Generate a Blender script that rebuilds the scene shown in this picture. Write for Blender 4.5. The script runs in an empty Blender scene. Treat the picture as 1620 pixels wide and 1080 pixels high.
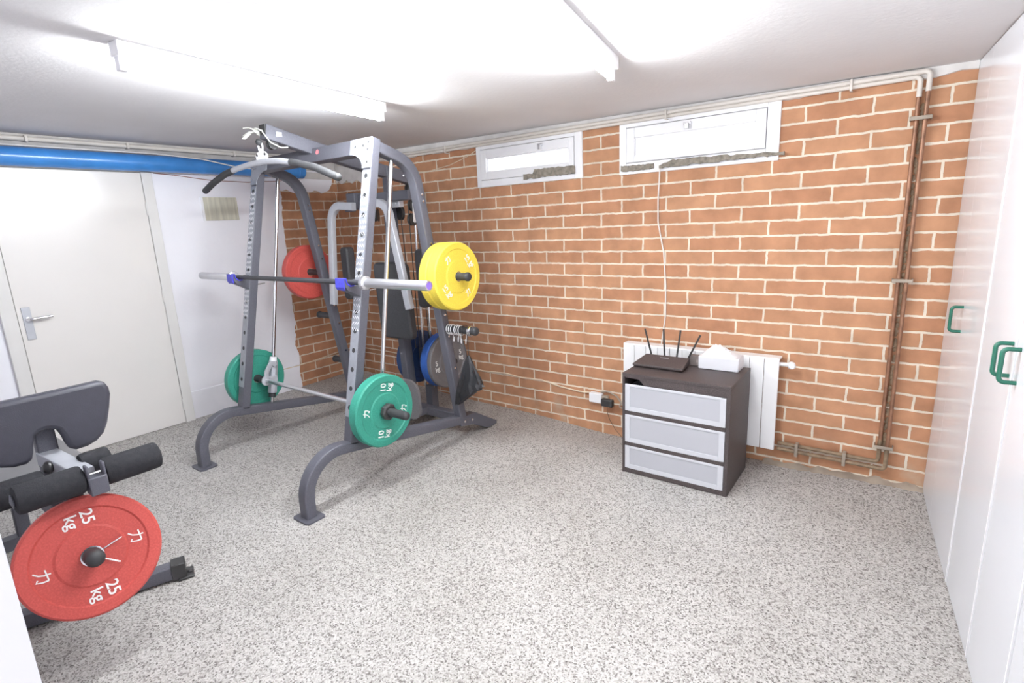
import bpy, bmesh, math, random
from mathutils import Vector, Matrix

random.seed(7)
scene = bpy.context.scene
COL = scene.collection
PI = math.pi
rad = math.radians

# ------------------------------------------------------------------ camera
cam_data = bpy.data.cameras.new('camera')
cam = bpy.data.objects.new('camera', cam_data)
COL.objects.link(cam)
RX = Vector((0.80604694, 0.59023662, -0.04369279))      # image right
DN = Vector((0.09347588, -0.19985542, -0.97535638))     # image down
FW = Vector((-0.58442329, 0.78209881, -0.21626574))     # forward
rot = Matrix(((RX.x, -DN.x, -FW.x), (RX.y, -DN.y, -FW.y), (RX.z, -DN.z, -FW.z)))
cam.matrix_world = Matrix.Translation((1.56001, -3.36564, 1.50441)) @ rot.to_4x4()
cam_data.sensor_width = 36.0
cam_data.lens = 18.7724
cam_data.clip_start = 0.02
scene.camera = cam

# ------------------------------------------------------------------ light and exposure
scene.view_settings.view_transform = 'Standard'
scene.view_settings.look = 'None'
scene.view_settings.gamma = 1.0
scene.view_settings.use_curve_mapping = False
scene.view_settings.exposure = 1.02
TUBE = 130.0                       # emission of the fluorescent tubes
SKY = 1.5                         # daylight outside the windows plus unseen fill light let in through the doorway
world = bpy.data.worlds.new('daylight')
scene.world = world
world.use_nodes = True
wb = world.node_tree.nodes['Background']
wb.inputs[0].default_value = (0.96, 0.97, 1.0, 1)
wb.inputs[1].default_value = SKY

# ------------------------------------------------------------------ materials
def new_mat(name):
    m = bpy.data.materials.new(name)
    m.use_nodes = True
    nt = m.node_tree
    return m, nt, nt.nodes['Principled BSDF']

def lnk(nt, a, b):
    nt.links.new(a, b)

def basic(name, col, rough=0.5, metal=0.0, var=0.06, scale=12.0, bump=0.0, bscale=60.0, spec=0.5, coat=0.0, stretch=None):
    m, nt, b = new_mat(name)
    tc = nt.nodes.new('ShaderNodeTexCoord')
    nz = nt.nodes.new('ShaderNodeTexNoise')
    nz.inputs['Scale'].default_value = scale
    nz.inputs['Detail'].default_value = 4
    if stretch:
        mp = nt.nodes.new('ShaderNodeMapping')
        mp.inputs['Scale'].default_value = stretch
        lnk(nt, tc.outputs['Object'], mp.inputs['Vector']); lnk(nt, mp.outputs[0], nz.inputs['Vector'])
    else:
        lnk(nt, tc.outputs['Object'], nz.inputs['Vector'])
    r = nt.nodes.new('ShaderNodeValToRGB')
    c = Vector(col)
    lo, hi = c * (1 - var), c * (1 + var)
    r.color_ramp.elements[0].color = (*lo, 1)
    r.color_ramp.elements[1].color = (min(hi.x, 1), min(hi.y, 1), min(hi.z, 1), 1)
    r.color_ramp.elements[0].position = 0.3
    r.color_ramp.elements[1].position = 0.7
    lnk(nt, nz.outputs['Fac'], r.inputs[0])
    lnk(nt, r.outputs[0], b.inputs['Base Color'])
    b.inputs['Roughness'].default_value = rough
    b.inputs['Metallic'].default_value = metal
    b.inputs['Specular IOR Level'].default_value = spec
    if coat:
        b.inputs['Coat Weight'].default_value = coat
        b.inputs['Coat Roughness'].default_value = 0.1
    if bump:
        n2 = nt.nodes.new('ShaderNodeTexNoise')
        n2.inputs['Scale'].default_value = bscale
        n2.inputs['Detail'].default_value = 3
        lnk(nt, tc.outputs['Object'], n2.inputs['Vector'])
        bp = nt.nodes.new('ShaderNodeBump')
        bp.inputs['Strength'].default_value = bump
        bp.inputs['Distance'].default_value = 0.004
        lnk(nt, n2.outputs['Fac'], bp.inputs['Height'])
        lnk(nt, bp.outputs[0], b.inputs['Normal'])
    return m

def emit(name, col, strength):
    m = bpy.data.materials.new(name)
    m.use_nodes = True
    nt = m.node_tree
    nt.nodes.clear()
    e = nt.nodes.new('ShaderNodeEmission')
    e.inputs[0].default_value = (*col, 1)
    e.inputs[1].default_value = strength
    o = nt.nodes.new('ShaderNodeOutputMaterial')
    lnk(nt, e.outputs[0], o.inputs[0])
    return m

def brick_mat(name, axis):
    """running-bond brick, 30 cm pitch, 8.36 cm courses; axis 0: wall along x, axis 1: wall along y"""
    m, nt, b = new_mat(name)
    N = nt.nodes.new
    tc = N('ShaderNodeTexCoord')
    sp = N('ShaderNodeSeparateXYZ')
    lnk(nt, tc.outputs['Object'], sp.inputs[0])
    cb = N('ShaderNodeCombineXYZ')
    ax = N('ShaderNodeMath'); ax.operation = 'ADD'; ax.inputs[1].default_value = 30.15 if axis == 0 else 30.02
    az = N('ShaderNodeMath'); az.operation = 'ADD'; az.inputs[1].default_value = -1.704 + 40 * 0.083558
    lnk(nt, sp.outputs[axis], ax.inputs[0])
    lnk(nt, sp.outputs[2], az.inputs[0])
    lnk(nt, ax.outputs[0], cb.inputs[0])
    lnk(nt, az.outputs[0], cb.inputs[1])
    # ragged mortar edges
    n1 = N('ShaderNodeTexNoise'); n1.inputs['Scale'].default_value = 22; n1.inputs['Detail'].default_value = 5
    lnk(nt, tc.outputs['Object'], n1.inputs['Vector'])
    sb = N('ShaderNodeVectorMath'); sb.operation = 'SUBTRACT'; sb.inputs[1].default_value = (0.5, 0.5, 0.5)
    lnk(nt, n1.outputs['Color'], sb.inputs[0])
    sc = N('ShaderNodeVectorMath'); sc.operation = 'SCALE'; sc.inputs['Scale'].default_value = 0.013
    lnk(nt, sb.outputs[0], sc.inputs[0])
    ad = N('ShaderNodeVectorMath'); ad.operation = 'ADD'
    lnk(nt, cb.outputs[0], ad.inputs[0]); lnk(nt, sc.outputs[0], ad.inputs[1])
    br = N('ShaderNodeTexBrick')
    br.offset = 0.5; br.offset_frequency = 2; br.squash = 1.0; br.squash_frequency = 2
    br.inputs['Scale'].default_value = 1.0
    br.inputs['Mortar Size'].default_value = 0.0066
    br.inputs['Mortar Smooth'].default_value = 0.25
    br.inputs['Bias'].default_value = 0.0
    br.inputs['Brick Width'].default_value = 0.3
    br.inputs['Row Height'].default_value = 0.083558
    br.inputs['Color1'].default_value = (0.53, 0.285, 0.165, 1)
    br.inputs['Color2'].default_value = (0.465, 0.230, 0.132, 1)
    br.inputs['Mortar'].default_value = (0.76, 0.68, 0.57, 1)
    lnk(nt, ad.outputs[0], br.inputs['Vector'])
    # blotches on the brick faces
    n2 = N('ShaderNodeTexNoise'); n2.inputs['Scale'].default_value = 9; n2.inputs['Detail'].default_value = 6
    lnk(nt, tc.outputs['Object'], n2.inputs['Vector'])
    rp = N('ShaderNodeValToRGB')
    rp.color_ramp.elements[0].position = 0.30; rp.color_ramp.elements[0].color = (0.80, 0.78, 0.76, 1)
    rp.color_ramp.elements[1].position = 0.72; rp.color_ramp.elements[1].color = (1.14, 1.12, 1.1, 1)
    lnk(nt, n2.outputs['Fac'], rp.inputs[0])
    mx = N('ShaderNodeMix'); mx.data_type = 'RGBA'; mx.blend_type = 'MULTIPLY'; mx.inputs['Factor'].default_value = 1.0
    lnk(nt, br.outputs['Color'], mx.inputs['A']); lnk(nt, rp.outputs[0], mx.inputs['B'])
    # salts and crumbled mortar near the floor
    n3 = N('ShaderNodeTexNoise'); n3.inputs['Scale'].default_value = 5; n3.inputs['Detail'].default_value = 8
    lnk(nt, tc.outputs['Object'], n3.inputs['Vector'])
    mr = N('ShaderNodeMapRange'); mr.inputs['From Min'].default_value = 0.26; mr.inputs['From Max'].default_value = 0.02
    lnk(nt, sp.outputs[2], mr.inputs['Value'])
    r3 = N('ShaderNodeValToRGB'); r3.color_ramp.elements[0].position = 0.56; r3.color_ramp.elements[1].position = 0.74
    lnk(nt, n3.outputs['Fac'], r3.inputs[0])
    ml = N('ShaderNodeMath'); ml.operation = 'MULTIPLY'
    lnk(nt, mr.outputs[0], ml.inputs[0]); lnk(nt, r3.outputs[0], ml.inputs[1])
    mx2 = N('ShaderNodeMix'); mx2.data_type = 'RGBA'
    lnk(nt, ml.outputs[0], mx2.inputs['Factor']); lnk(nt, mx.outputs['Result'], mx2.inputs['A'])
    mx2.inputs['B'].default_value = (0.50, 0.40, 0.30, 1)
    lnk(nt, mx2.outputs['Result'], b.inputs['Base Color'])
    b.inputs['Roughness'].default_value = 0.85
    b.inputs['Specular IOR Level'].default_value = 0.25
    # relief
    n4 = N('ShaderNodeTexNoise'); n4.inputs['Scale'].default_value = 90; n4.inputs['Detail'].default_value = 4
    lnk(nt, tc.outputs['Object'], n4.inputs['Vector'])
    h = N('ShaderNodeMath'); h.operation = 'MULTIPLY_ADD'; h.inputs[1].default_value = -0.9
    lnk(nt, br.outputs['Fac'], h.inputs[0])
    h2 = N('ShaderNodeMath'); h2.operation = 'MULTIPLY'; h2.inputs[1].default_value = 0.35
    lnk(nt, n4.outputs['Fac'], h2.inputs[0]); lnk(nt, h2.outputs[0], h.inputs[2])
    bp = N('ShaderNodeBump'); bp.inputs['Strength'].default_value = 0.5; bp.inputs['Distance'].default_value = 0.006
    lnk(nt, h.outputs[0], bp.inputs['Height']); lnk(nt, bp.outputs[0], b.inputs['Normal'])
    return m

def terrazzo_mat():
    m, nt, b = new_mat('terrazzo')
    N = nt.nodes.new
    tc = N('ShaderNodeTexCoord')
    v1 = N('ShaderNodeTexVoronoi'); v1.inputs['Scale'].default_value = 200
    v2 = N('ShaderNodeTexVoronoi'); v2.inputs['Scale'].default_value = 120
    nz = N('ShaderNodeTexNoise'); nz.inputs['Scale'].default_value = 150; nz.inputs['Detail'].default_value = 3
    nd = N('ShaderNodeTexNoise'); nd.inputs['Scale'].default_value = 1.3; nd.inputs['Detail'].default_value = 6
    for n in (v1, v2, nz, nd):
        lnk(nt, tc.outputs['Object'], n.inputs['Vector'])
    r1 = N('ShaderNodeValToRGB'); r1.color_ramp.interpolation = 'CONSTANT'
    e = r1.color_ramp.elements
    e[0].position = 0.0; e[0].color = (0.17, 0.155, 0.145, 1)
    e[1].position = 0.13; e[1].color = (0.34, 0.32, 0.30, 1)
    for p_, c_ in ((0.30, (0.41, 0.39, 0.368, 1)), (0.48, (0.478, 0.458, 0.437, 1)), (0.80, (0.55, 0.53, 0.51, 1))):
        k = e.new(p_); k.color = c_
    sp1 = N('ShaderNodeSeparateColor'); lnk(nt, v1.outputs['Color'], sp1.inputs[0]); lnk(nt, sp1.outputs[0], r1.inputs[0])
    r2 = N('ShaderNodeValToRGB'); r2.color_ramp.interpolation = 'CONSTANT'
    e = r2.color_ramp.elements
    e[0].position = 0.0; e[0].color = (1, 1, 1, 1)
    e[1].position = 0.88; e[1].color = (0.66, 0.64, 0.64, 1)
    sp2 = N('ShaderNodeSeparateColor'); lnk(nt, v2.outputs['Color'], sp2.inputs[0]); lnk(nt, sp2.outputs[1], r2.inputs[0])
    mx = N('ShaderNodeMix'); mx.data_type = 'RGBA'; mx.blend_type = 'MULTIPLY'; mx.inputs['Factor'].default_value = 1
    lnk(nt, r1.outputs[0], mx.inputs['A']); lnk(nt, r2.outputs[0], mx.inputs['B'])
    rd = N('ShaderNodeValToRGB')
    rd.color_ramp.elements[0].position = 0.32; rd.color_ramp.elements[0].color = (0.86, 0.85, 0.84, 1)
    rd.color_ramp.elements[1].position = 0.62; rd.color_ramp.elements[1].color = (1.04, 1.04, 1.04, 1)
    lnk(nt, nd.outputs['Fac'], rd.inputs[0])
    mx2 = N('ShaderNodeMix'); mx2.data_type = 'RGBA'; mx2.blend_type = 'MULTIPLY'; mx2.inputs['Factor'].default_value = 1
    lnk(nt, mx.outputs['Result'], mx2.inputs['A']); lnk(nt, rd.outputs[0], mx2.inputs['B'])
    lnk(nt, mx2.outputs['Result'], b.inputs['Base Color'])
    b.inputs['Roughness'].default_value = 0.55
    b.inputs['Specular IOR Level'].default_value = 0.3
    bp = N('ShaderNodeBump'); bp.inputs['Strength'].default_value = 0.12; bp.inputs['Distance'].default_value = 0.002
    lnk(nt, nz.outputs['Fac'], bp.inputs['Height']); lnk(nt, bp.outputs[0], b.inputs['Normal'])
    return m

def speckle_mat(name, col, col2, rough=0.5, scale=260, spec=0.4):
    m, nt, b = new_mat(name)
    N = nt.nodes.new
    tc = N('ShaderNodeTexCoord')
    nz = N('ShaderNodeTexNoise'); nz.inputs['Scale'].default_value = scale; nz.inputs['Detail'].default_value = 2
    lnk(nt, tc.outputs['Object'], nz.inputs['Vector'])
    r = N('ShaderNodeValToRGB')
    r.color_ramp.elements[0].position = 0.42; r.color_ramp.elements[0].color = (*col, 1)
    r.color_ramp.elements[1].position = 0.72; r.color_ramp.elements[1].color = (*col2, 1)
    lnk(nt, nz.outputs['Fac'], r.inputs[0]); lnk(nt, r.outputs[0], b.inputs['Base Color'])
    b.inputs['Roughness'].default_value = rough
    b.inputs['Specular IOR Level'].default_value = spec
    bp = N('ShaderNodeBump'); bp.inputs['Strength'].default_value = 0.15; bp.inputs['Distance'].default_value = 0.001
    lnk(nt, nz.outputs['Fac'], bp.inputs['Height']); lnk(nt, bp.outputs[0], b.inputs['Normal'])
    return m

def glass_mat():
    m = bpy.data.materials.new('window_glass')
    m.use_nodes = True
    nt = m.node_tree
    nt.nodes.clear()
    t = nt.nodes.new('ShaderNodeBsdfTransparent'); t.inputs[0].default_value = (0.95, 0.97, 0.98, 1)
    g = nt.nodes.new('ShaderNodeBsdfGlossy'); g.inputs['Roughness'].default_value = 0.03
    mx = nt.nodes.new('ShaderNodeMixShader'); mx.inputs[0].default_value = 0.06
    o = nt.nodes.new('ShaderNodeOutputMaterial')
    lnk(nt, t.outputs[0], mx.inputs[1]); lnk(nt, g.outputs[0], mx.inputs[2]); lnk(nt, mx.outputs[0], o.inputs[0])
    return m

def frosted_mat(name, col):
    m, nt, b = new_mat(name)
    b.inputs['Base Color'].default_value = (*col, 1)
    b.inputs['Roughness'].default_value = 0.35
    b.inputs['Transmission Weight'].default_value = 0.15
    b.inputs['Subsurface Weight'].default_value = 0.2
    b.inputs['Subsurface Radius'].default_value = (0.01, 0.01, 0.01)
    return m

M = {}
M['brick_x'] = brick_mat('brick_back', 0)
M['brick_y'] = brick_mat('brick_side', 1)
M['terrazzo'] = terrazzo_mat()
M['paint'] = basic('wall_paint', (0.89, 0.88, 0.93), 0.75, var=0.02, scale=3, bump=0.25, bscale=35)
M['paint_shaded'] = basic('shaded_wall_paint', (0.60, 0.595, 0.65), 0.7, var=0.02, scale=3, bump=0.2, bscale=35)  # white paint greyed down: shade on the doorway wall put into the colour
M['ceiling'] = basic('ceiling_paint', (0.72, 0.703, 0.710), 0.9, var=0.03, scale=2.5, bump=0.25, bscale=50)
M['pale_plaster'] = basic('pale_plaster', (0.74, 0.71, 0.69), 0.9, var=0.10, scale=11, bump=0.7, bscale=30)
M['rough_plaster'] = basic('rough_plaster', (0.60, 0.57, 0.55), 0.9, var=0.12, scale=9, bump=0.8, bscale=25)
M['door'] = basic('door_lacquer', (0.80, 0.765, 0.735), 0.22, var=0.015, scale=3, coat=0.3)
M['door_trim'] = basic('door_trim', (0.75, 0.73, 0.71), 0.45, var=0.03, scale=5)
M['white_plastic'] = basic('white_plastic', (0.88, 0.875, 0.90), 0.35, var=0.015)
M['white_metal'] = basic('white_enamel', (0.88, 0.87, 0.88), 0.3, var=0.015)
M['closet'] = basic('closet_laminate', (0.775, 0.785, 0.83), 0.2, var=0.012, scale=2, coat=0.25)
M['closet_edge'] = basic('closet_edging', (0.90, 0.89, 0.91), 0.3, var=0.01)
M['green_handle'] = basic('green_plastic', (0.018, 0.135, 0.088), 0.35, var=0.08)
M['steel'] = speckle_mat('charcoal_powder_coat', (0.085, 0.085, 0.104), (0.145, 0.145, 0.172), 0.45, 500)
M['silver_coat'] = basic('silver_coat', (0.50, 0.51, 0.55), 0.4, metal=0.3, var=0.04, scale=30)
M['upright_face'] = basic('upright_face', (0.34, 0.35, 0.39), 0.40, metal=0.3, var=0.08, scale=40)
M['chrome'] = basic('chrome', (0.75, 0.74, 0.75), 0.16, metal=1.0, var=0.03)
M['wire'] = basic('bright_wire', (0.78, 0.78, 0.80), 0.3, metal=0.25, var=0.03)
M['tread'] = basic('bright_tread', (0.80, 0.80, 0.83), 0.35, metal=0.2, var=0.03)
M['gusset'] = basic('gusset_coat', (0.34, 0.35, 0.39), 0.4, metal=0.3, var=0.04, scale=30)
M['sleeve'] = basic('sleeve_steel', (0.72, 0.72, 0.75), 0.28, metal=0.9, var=0.03)
M['knurl'] = speckle_mat('dark_knurled_steel', (0.035, 0.035, 0.04), (0.09, 0.09, 0.10), 0.45, 700)
M['black_rubber'] = basic('black_rubber', (0.034, 0.034, 0.037), 0.6, var=0.1, scale=30)
M['black_plastic'] = basic('black_plastic', (0.032, 0.031, 0.032), 0.4, var=0.1)
M['vinyl'] = basic('black_vinyl', (0.042, 0.042, 0.056), 0.42, var=0.06, scale=30, bump=0.15, bscale=300)
M['pad'] = speckle_mat('pad_vinyl', (0.035, 0.035, 0.039), (0.075, 0.075, 0.082), 0.55, 300)
M['foam'] = basic('black_foam', (0.030, 0.030, 0.034), 0.9, var=0.15, scale=60, bump=0.3, bscale=250, spec=0.2)
M['seat_vinyl'] = basic('grey_vinyl', (0.16, 0.155, 0.16), 0.5, var=0.05)
def rubber(name, c):
    return speckle_mat(name, c, tuple(min(1, x * 1.18 + 0.01) for x in c), 0.5, 160, 0.4)
M['p_green'] = rubber('green_bumper', (0.035, 0.265, 0.195))
M['p_red'] = rubber('red_bumper', (0.50, 0.075, 0.062))
M['p_yellow'] = rubber('yellow_bumper', (0.78, 0.60, 0.07))
M['p_blue'] = rubber('blue_bumper', (0.030, 0.110, 0.42))
M['p_blue_shaded'] = rubber('blue_bumper_shaded', (0.022, 0.055, 0.16))  # the blue rubber darkened, shade at the back painted into it
M['p_grey'] = rubber('grey_bumper', (0.18, 0.172, 0.18))
M['letter'] = basic('white_lettering', (0.85, 0.85, 0.83), 0.5, var=0.01)
M['blue_liner'] = basic('blue_plastic', (0.06, 0.06, 0.52), 0.35, var=0.25, scale=50)
M['blue_pipe'] = basic('blue_pipe_paint', (0.05, 0.24, 0.62), 0.3, var=0.12, scale=8, coat=0.2)
M['pipe_paint'] = basic('cream_pipe_paint', (0.68, 0.63, 0.58), 0.5, var=0.06, scale=10)
M['copper'] = basic('weathered_copper', (0.30, 0.155, 0.095), 0.45, metal=0.4, var=0.35, scale=18)
M['dirty_pipe'] = basic('dirty_painted_pipe', (0.27, 0.19, 0.12), 0.7, var=0.4, scale=14)
M['clip'] = basic('pipe_clip_grey', (0.36, 0.30, 0.24), 0.6, var=0.2)
M['wood_dark'] = speckle_mat('black_brown_wood', (0.055, 0.043, 0.043), (0.100, 0.080, 0.078), 0.5, 200)
M['drawer_front'] = frosted_mat('frosted_plastic', (0.52, 0.52, 0.56))
M['drawer_rim'] = frosted_mat('clear_plastic_rim', (0.66, 0.66, 0.70))
M['tissue'] = basic('white_paper', (0.86, 0.85, 0.87), 0.8, var=0.01)
M['tissue_box'] = frosted_mat('translucent_box', (0.84, 0.83, 0.87))
M['grey_box'] = basic('brown_grey_card', (0.21, 0.175, 0.165), 0.6, var=0.08)
M['strip'] = basic('frayed_strip', (0.26, 0.23, 0.19), 0.9, var=0.35, scale=45, bump=0.8, bscale=80)
M['panel'] = basic('beige_panel', (0.58, 0.56, 0.46), 0.5, var=0.22, scale=3, stretch=(1, 12, 0.8))
M['cable_white'] = basic('white_cable', (0.84, 0.80, 0.76), 0.5, var=0.02)
M['cable_cream'] = basic('cream_cable', (0.74, 0.61, 0.46), 0.6, var=0.1)
M['cable_brown'] = basic('brown_cable', (0.16, 0.09, 0.05), 0.6, var=0.1)
M['cable_red'] = basic('reddish_cable', (0.38, 0.22, 0.20), 0.6, var=0.1)
M['bag'] = basic('black_bag', (0.018, 0.018, 0.021), 0.28, var=0.1, bump=0.6, bscale=25)
M['strap'] = basic('white_strap', (0.80, 0.80, 0.74), 0.7, var=0.05)
M['sticker'] = basic('white_sticker', (0.85, 0.85, 0.85), 0.5, var=0.0)
M['red_sticker'] = basic('red_sticker', (0.60, 0.18, 0.20), 0.5, var=0.0)
M['tube_light'] = emit('lit_tube', (0.93, 0.975, 1.0), TUBE)
M['glass'] = glass_mat()
M['purple'] = basic('purple_cap', (0.20, 0.12, 0.50), 0.4, var=0.1)

# ------------------------------------------------------------------ mesh helpers
def BM():
    return bmesh.new()

def add_box(bm, x0, x1, y0, y1, z0, z1, mat=None):
    pts = [(x0, y0, z0), (x1, y0, z0), (x1, y1, z0), (x0, y1, z0), (x0, y0, z1), (x1, y0, z1), (x1, y1, z1), (x0, y1, z1)]
    vs = [bm.verts.new(mat @ Vector(p) if mat else p) for p in pts]
    for f in ((0, 3, 2, 1), (4, 5, 6, 7), (0, 1, 5, 4), (1, 2, 6, 5), (2, 3, 7, 6), (3, 0, 4, 7)):
        bm.faces.new([vs[i] for i in f])

def add_prism(bm, poly, place, t0, t1):
    """poly: 2D outline; place(u, v, t) -> 3D point; extruded from t0 to t1"""
    a = [bm.verts.new(place(u, v, t0)) for u, v in poly]
    b = [bm.verts.new(place(u, v, t1)) for u, v in poly]
    n = len(poly)
    bm.faces.new(a[::-1]); bm.faces.new(b)
    for i in range(n):
        j = (i + 1) % n
        bm.faces.new([a[i], a[j], b[j], b[i]])

def fillet(pts, r, seg=8):
    """round the inner corners of a polyline; r a number or a list"""
    pts = [Vector(p) for p in pts]
    out = [pts[0]]
    for i in range(1, len(pts) - 1):
        ri = r[i - 1] if isinstance(r, (list, tuple)) else r
        a, b, c = pts[i - 1], pts[i], pts[i + 1]
        d1, d2 = (a - b), (c - b)
        l1, l2 = d1.length, d2.length
        d1.normalize(); d2.normalize()
        ang = d1.angle(d2)
        if ri <= 0 or abs(ang - PI) < 1e-3:
            out.append(b); continue
        t = min(ri / math.tan(ang / 2), l1 * 0.49 if i > 1 else l1 * 0.98, l2 * 0.49 if i < len(pts) - 2 else l2 * 0.98)
        rr = t * math.tan(ang / 2)
        bis = (d1 + d2).normalized()
        cen = b + bis * (rr / math.sin(ang / 2))
        p0, p1 = b + d1 * t, b + d2 * t
        v0, v1 = p0 - cen, p1 - cen
        th = v0.angle(v1)
        for k in range(seg + 1):
            f = k / seg
            s = math.sin(th)
            out.append(cen + v0 * (math.sin((1 - f) * th) / s) + v1 * (math.sin(f * th) / s))
    out.append(pts[-1])
    return out

def sweep(bm, pts, prof, side=None, cap=True):
    """sweep a closed 2D profile (a along 'side', b along the other normal) down a polyline"""
    pts = [Vector(p) for p in pts]
    n = len(pts)
    rings = []
    prev = None
    for i, p in enumerate(pts):
        t0 = (pts[i] - pts[i - 1]).normalized() if i > 0 else None
        t1 = (pts[i + 1] - pts[i]).normalized() if i < n - 1 else None
        t = (t0 + t1).normalized() if (t0 and t1) else (t0 or t1)
        if side is not None:
            s = Vector(side) - t * Vector(side).dot(t)
            s.normalize()
        else:
            if prev is None:
                ref = Vector((0, 0, 1)) if abs(t.z) < 0.9 else Vector((1, 0, 0))
                s = (ref - t * ref.dot(t)).normalized()
            else:
                s = (prev - t * prev.dot(t)).normalized()
        prev = s
        u = t.cross(s)
        k = 1.0
        if t0 and t1:
            c = t0.dot(t)
            k = 1 / max(c, 0.5)
        rings.append([bm.verts.new(p + s * a + u * (b * (k if side is not None else 1))) for a, b in prof])
    m = len(prof)
    for i in range(n - 1):
        for j in range(m):
            q = (j + 1) % m
            bm.faces.new([rings[i][j], rings[i][q], rings[i + 1][q], rings[i + 1][j]])
    if cap:
        bm.faces.new(rings[0][::-1]); bm.faces.new(rings[-1])

def circ(r, n=14):
    return [(r * math.cos(2 * PI * k / n), r * math.sin(2 * PI * k / n)) for k in range(n)]

def rrect(w, h, r=0.006, n=3):
    out = []
    for cx, cy, a0 in ((w / 2 - r, h / 2 - r, 0), (-w / 2 + r, h / 2 - r, PI / 2), (-w / 2 + r, -h / 2 + r, PI), (w / 2 - r, -h / 2 + r, 1.5 * PI)):
        for k in range(n + 1):
            a = a0 + k * PI / 2 / n
            out.append((cx + r * math.cos(a), cy + r * math.sin(a)))
    return out

def add_rod(bm, a, b, r, n=16):
    sweep(bm, [a, b], circ(r, n))

def add_lathe(bm, prof, mat, n=48):
    """prof: (radius, height) from one end of the axis to the other; spun round local z then moved by mat"""
    rings = []
    for r, h in prof:
        if r < 1e-6:
            rings.append([bm.verts.new(mat @ Vector((0, 0, h)))])
        else:
            rings.append([bm.verts.new(mat @ Vector((r * math.cos(2 * PI * k / n), r * math.sin(2 * PI * k / n), h))) for k in range(n)])
    for a, b in zip(rings, rings[1:]):
        if len(a) == 1 and len(b) == 1:
            continue
        for k in range(n):
            q = (k + 1) % n
            if len(a) == 1:
                bm.faces.new([a[0], b[k], b[q]])
            elif len(b) == 1:
                bm.faces.new([a[k], a[q], b[0]])
            else:
                bm.faces.new([a[k], a[q], b[q], b[k]])

def axis_mat(p, d):
    """matrix that sends local z to direction d at point p"""
    d = Vector(d).normalized()
    return Matrix.Translation(Vector(p)) @ d.to_track_quat('Z', 'Y').to_matrix().to_4x4()

def add_sphere(bm, c, r, sx=1, sy=1, sz=1, seg=16):
    bmesh.ops.create_uvsphere(bm, u_segments=seg, v_segments=seg // 2, radius=r,
                              matrix=Matrix.Translation(c) @ Matrix.Diagonal((sx, sy, sz, 1)))

ORIGIN = {}                                   # name of an object -> Matrix its mesh is written in

def obj(name, bm, mats, parent=None, smooth=True, bevel=0.0, at=None, local=False, angle=38):
    """one mesh object; the mesh is written in world coordinates and moved to its parent's frame (or to 'at'), unless local"""
    bmesh.ops.recalc_face_normals(bm, faces=bm.faces)
    me = bpy.data.meshes.new(name)
    o = bpy.data.objects.new(name, me)
    COL.objects.link(o)
    if parent is not None:
        w = ORIGIN[parent.name]
        o.parent = parent
        if not local:
            bm.transform(w.inverted())
        ORIGIN[o.name] = w.copy()
    else:
        w = Matrix.Translation(at) if at is not None else Matrix.Identity(4)
        if not local:
            bm.transform(w.inverted())
        o.matrix_world = w
        ORIGIN[o.name] = w
    bm.to_mesh(me)
    bm.free()
    for m in (mats if isinstance(mats, (list, tuple)) else [mats]):
        me.materials.append(m)
    if smooth:
        for p in me.polygons:
            p.use_smooth = True
        try:
            me.set_sharp_from_angle(angle=rad(angle))
        except Exception:
            pass
    if bevel:
        b = o.modifiers.new('bevel', 'BEVEL')
        b.width = bevel; b.segments = 2; b.limit_method = 'ANGLE'; b.angle_limit = rad(40)
    return o

def thing(name, label, cat, loc, rotm=None, group=None):
    o = bpy.data.objects.new(name, None)
    COL.objects.link(o)
    o.empty_display_size = 0.05
    w = Matrix.Translation(loc)
    if rotm is not None:
        w = w @ rotm.to_4x4()
    o.matrix_world = w
    ORIGIN[o.name] = w
    o['label'] = label; o['category'] = cat
    if group:
        o['group'] = group
    return o

def tag(o, label, cat, group=None, kind=None):
    o['label'] = label; o['category'] = cat
    if group: o['group'] = group
    if kind: o['kind'] = kind
    return o

def struct(o, label=None, cat=None):
    o['kind'] = 'structure'
    if label: o['label'] = label
    if cat: o['category'] = cat
    return o

def dup(root, w, label=None, group=None):
    r = root.copy(); COL.objects.link(r); r.matrix_world = w
    ORIGIN[r.name] = w
    if label: r['label'] = label
    if group: r['group'] = group
    for ch in list(root.children):
        c = ch.copy(); COL.objects.link(c); c.parent = r
        for g in list(ch.children):
            d = g.copy(); COL.objects.link(d); d.parent = c
    return r

def font_shapes(bm, text, mat, size, depth=0.002):
    cu = bpy.data.curves.new('lettering_curve', 'FONT')
    cu.body = text
    cu.size = size
    cu.align_x = 'CENTER'; cu.align_y = 'CENTER'
    cu.extrude = depth
    cu.offset = size * 0.012
    t = bpy.data.objects.new('lettering_tmp', cu)
    COL.objects.link(t)
    dg = bpy.context.evaluated_depsgraph_get()
    me = bpy.data.meshes.new_from_object(t.evaluated_get(dg))
    n0 = len(bm.verts)
    bm.from_mesh(me)
    bm.verts.ensure_lookup_table()
    for v in bm.verts[n0:]:
        v.co = mat @ v.co
    bpy.data.objects.remove(t); bpy.data.curves.remove(cu); bpy.data.meshes.remove(me)

# ------------------------------------------------------------------ the room
def ceil_z(x):
    return 2.125 + 0.012 * (1.7 - x)

def sstep(a, b, x):
    t = max(0.0, min(1.0, (x - a) / (b - a)))
    return t * t * (3 - 2 * t)

def floor_z(x, y):
    z = 0.070 * sstep(-2.35, -2.95, x)
    z += -0.045 * math.exp(-((x + 0.02) / 0.55) ** 2) * sstep(-0.45, -0.05, y)
    z += 0.045 * math.exp(-((x + 2.3) / 0.55) ** 2) * sstep(-0.5, -0.05, y)
    z += 0.022 * sstep(0.9, 1.6, x) * sstep(-0.35, 0.0, y)
    return z

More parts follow.
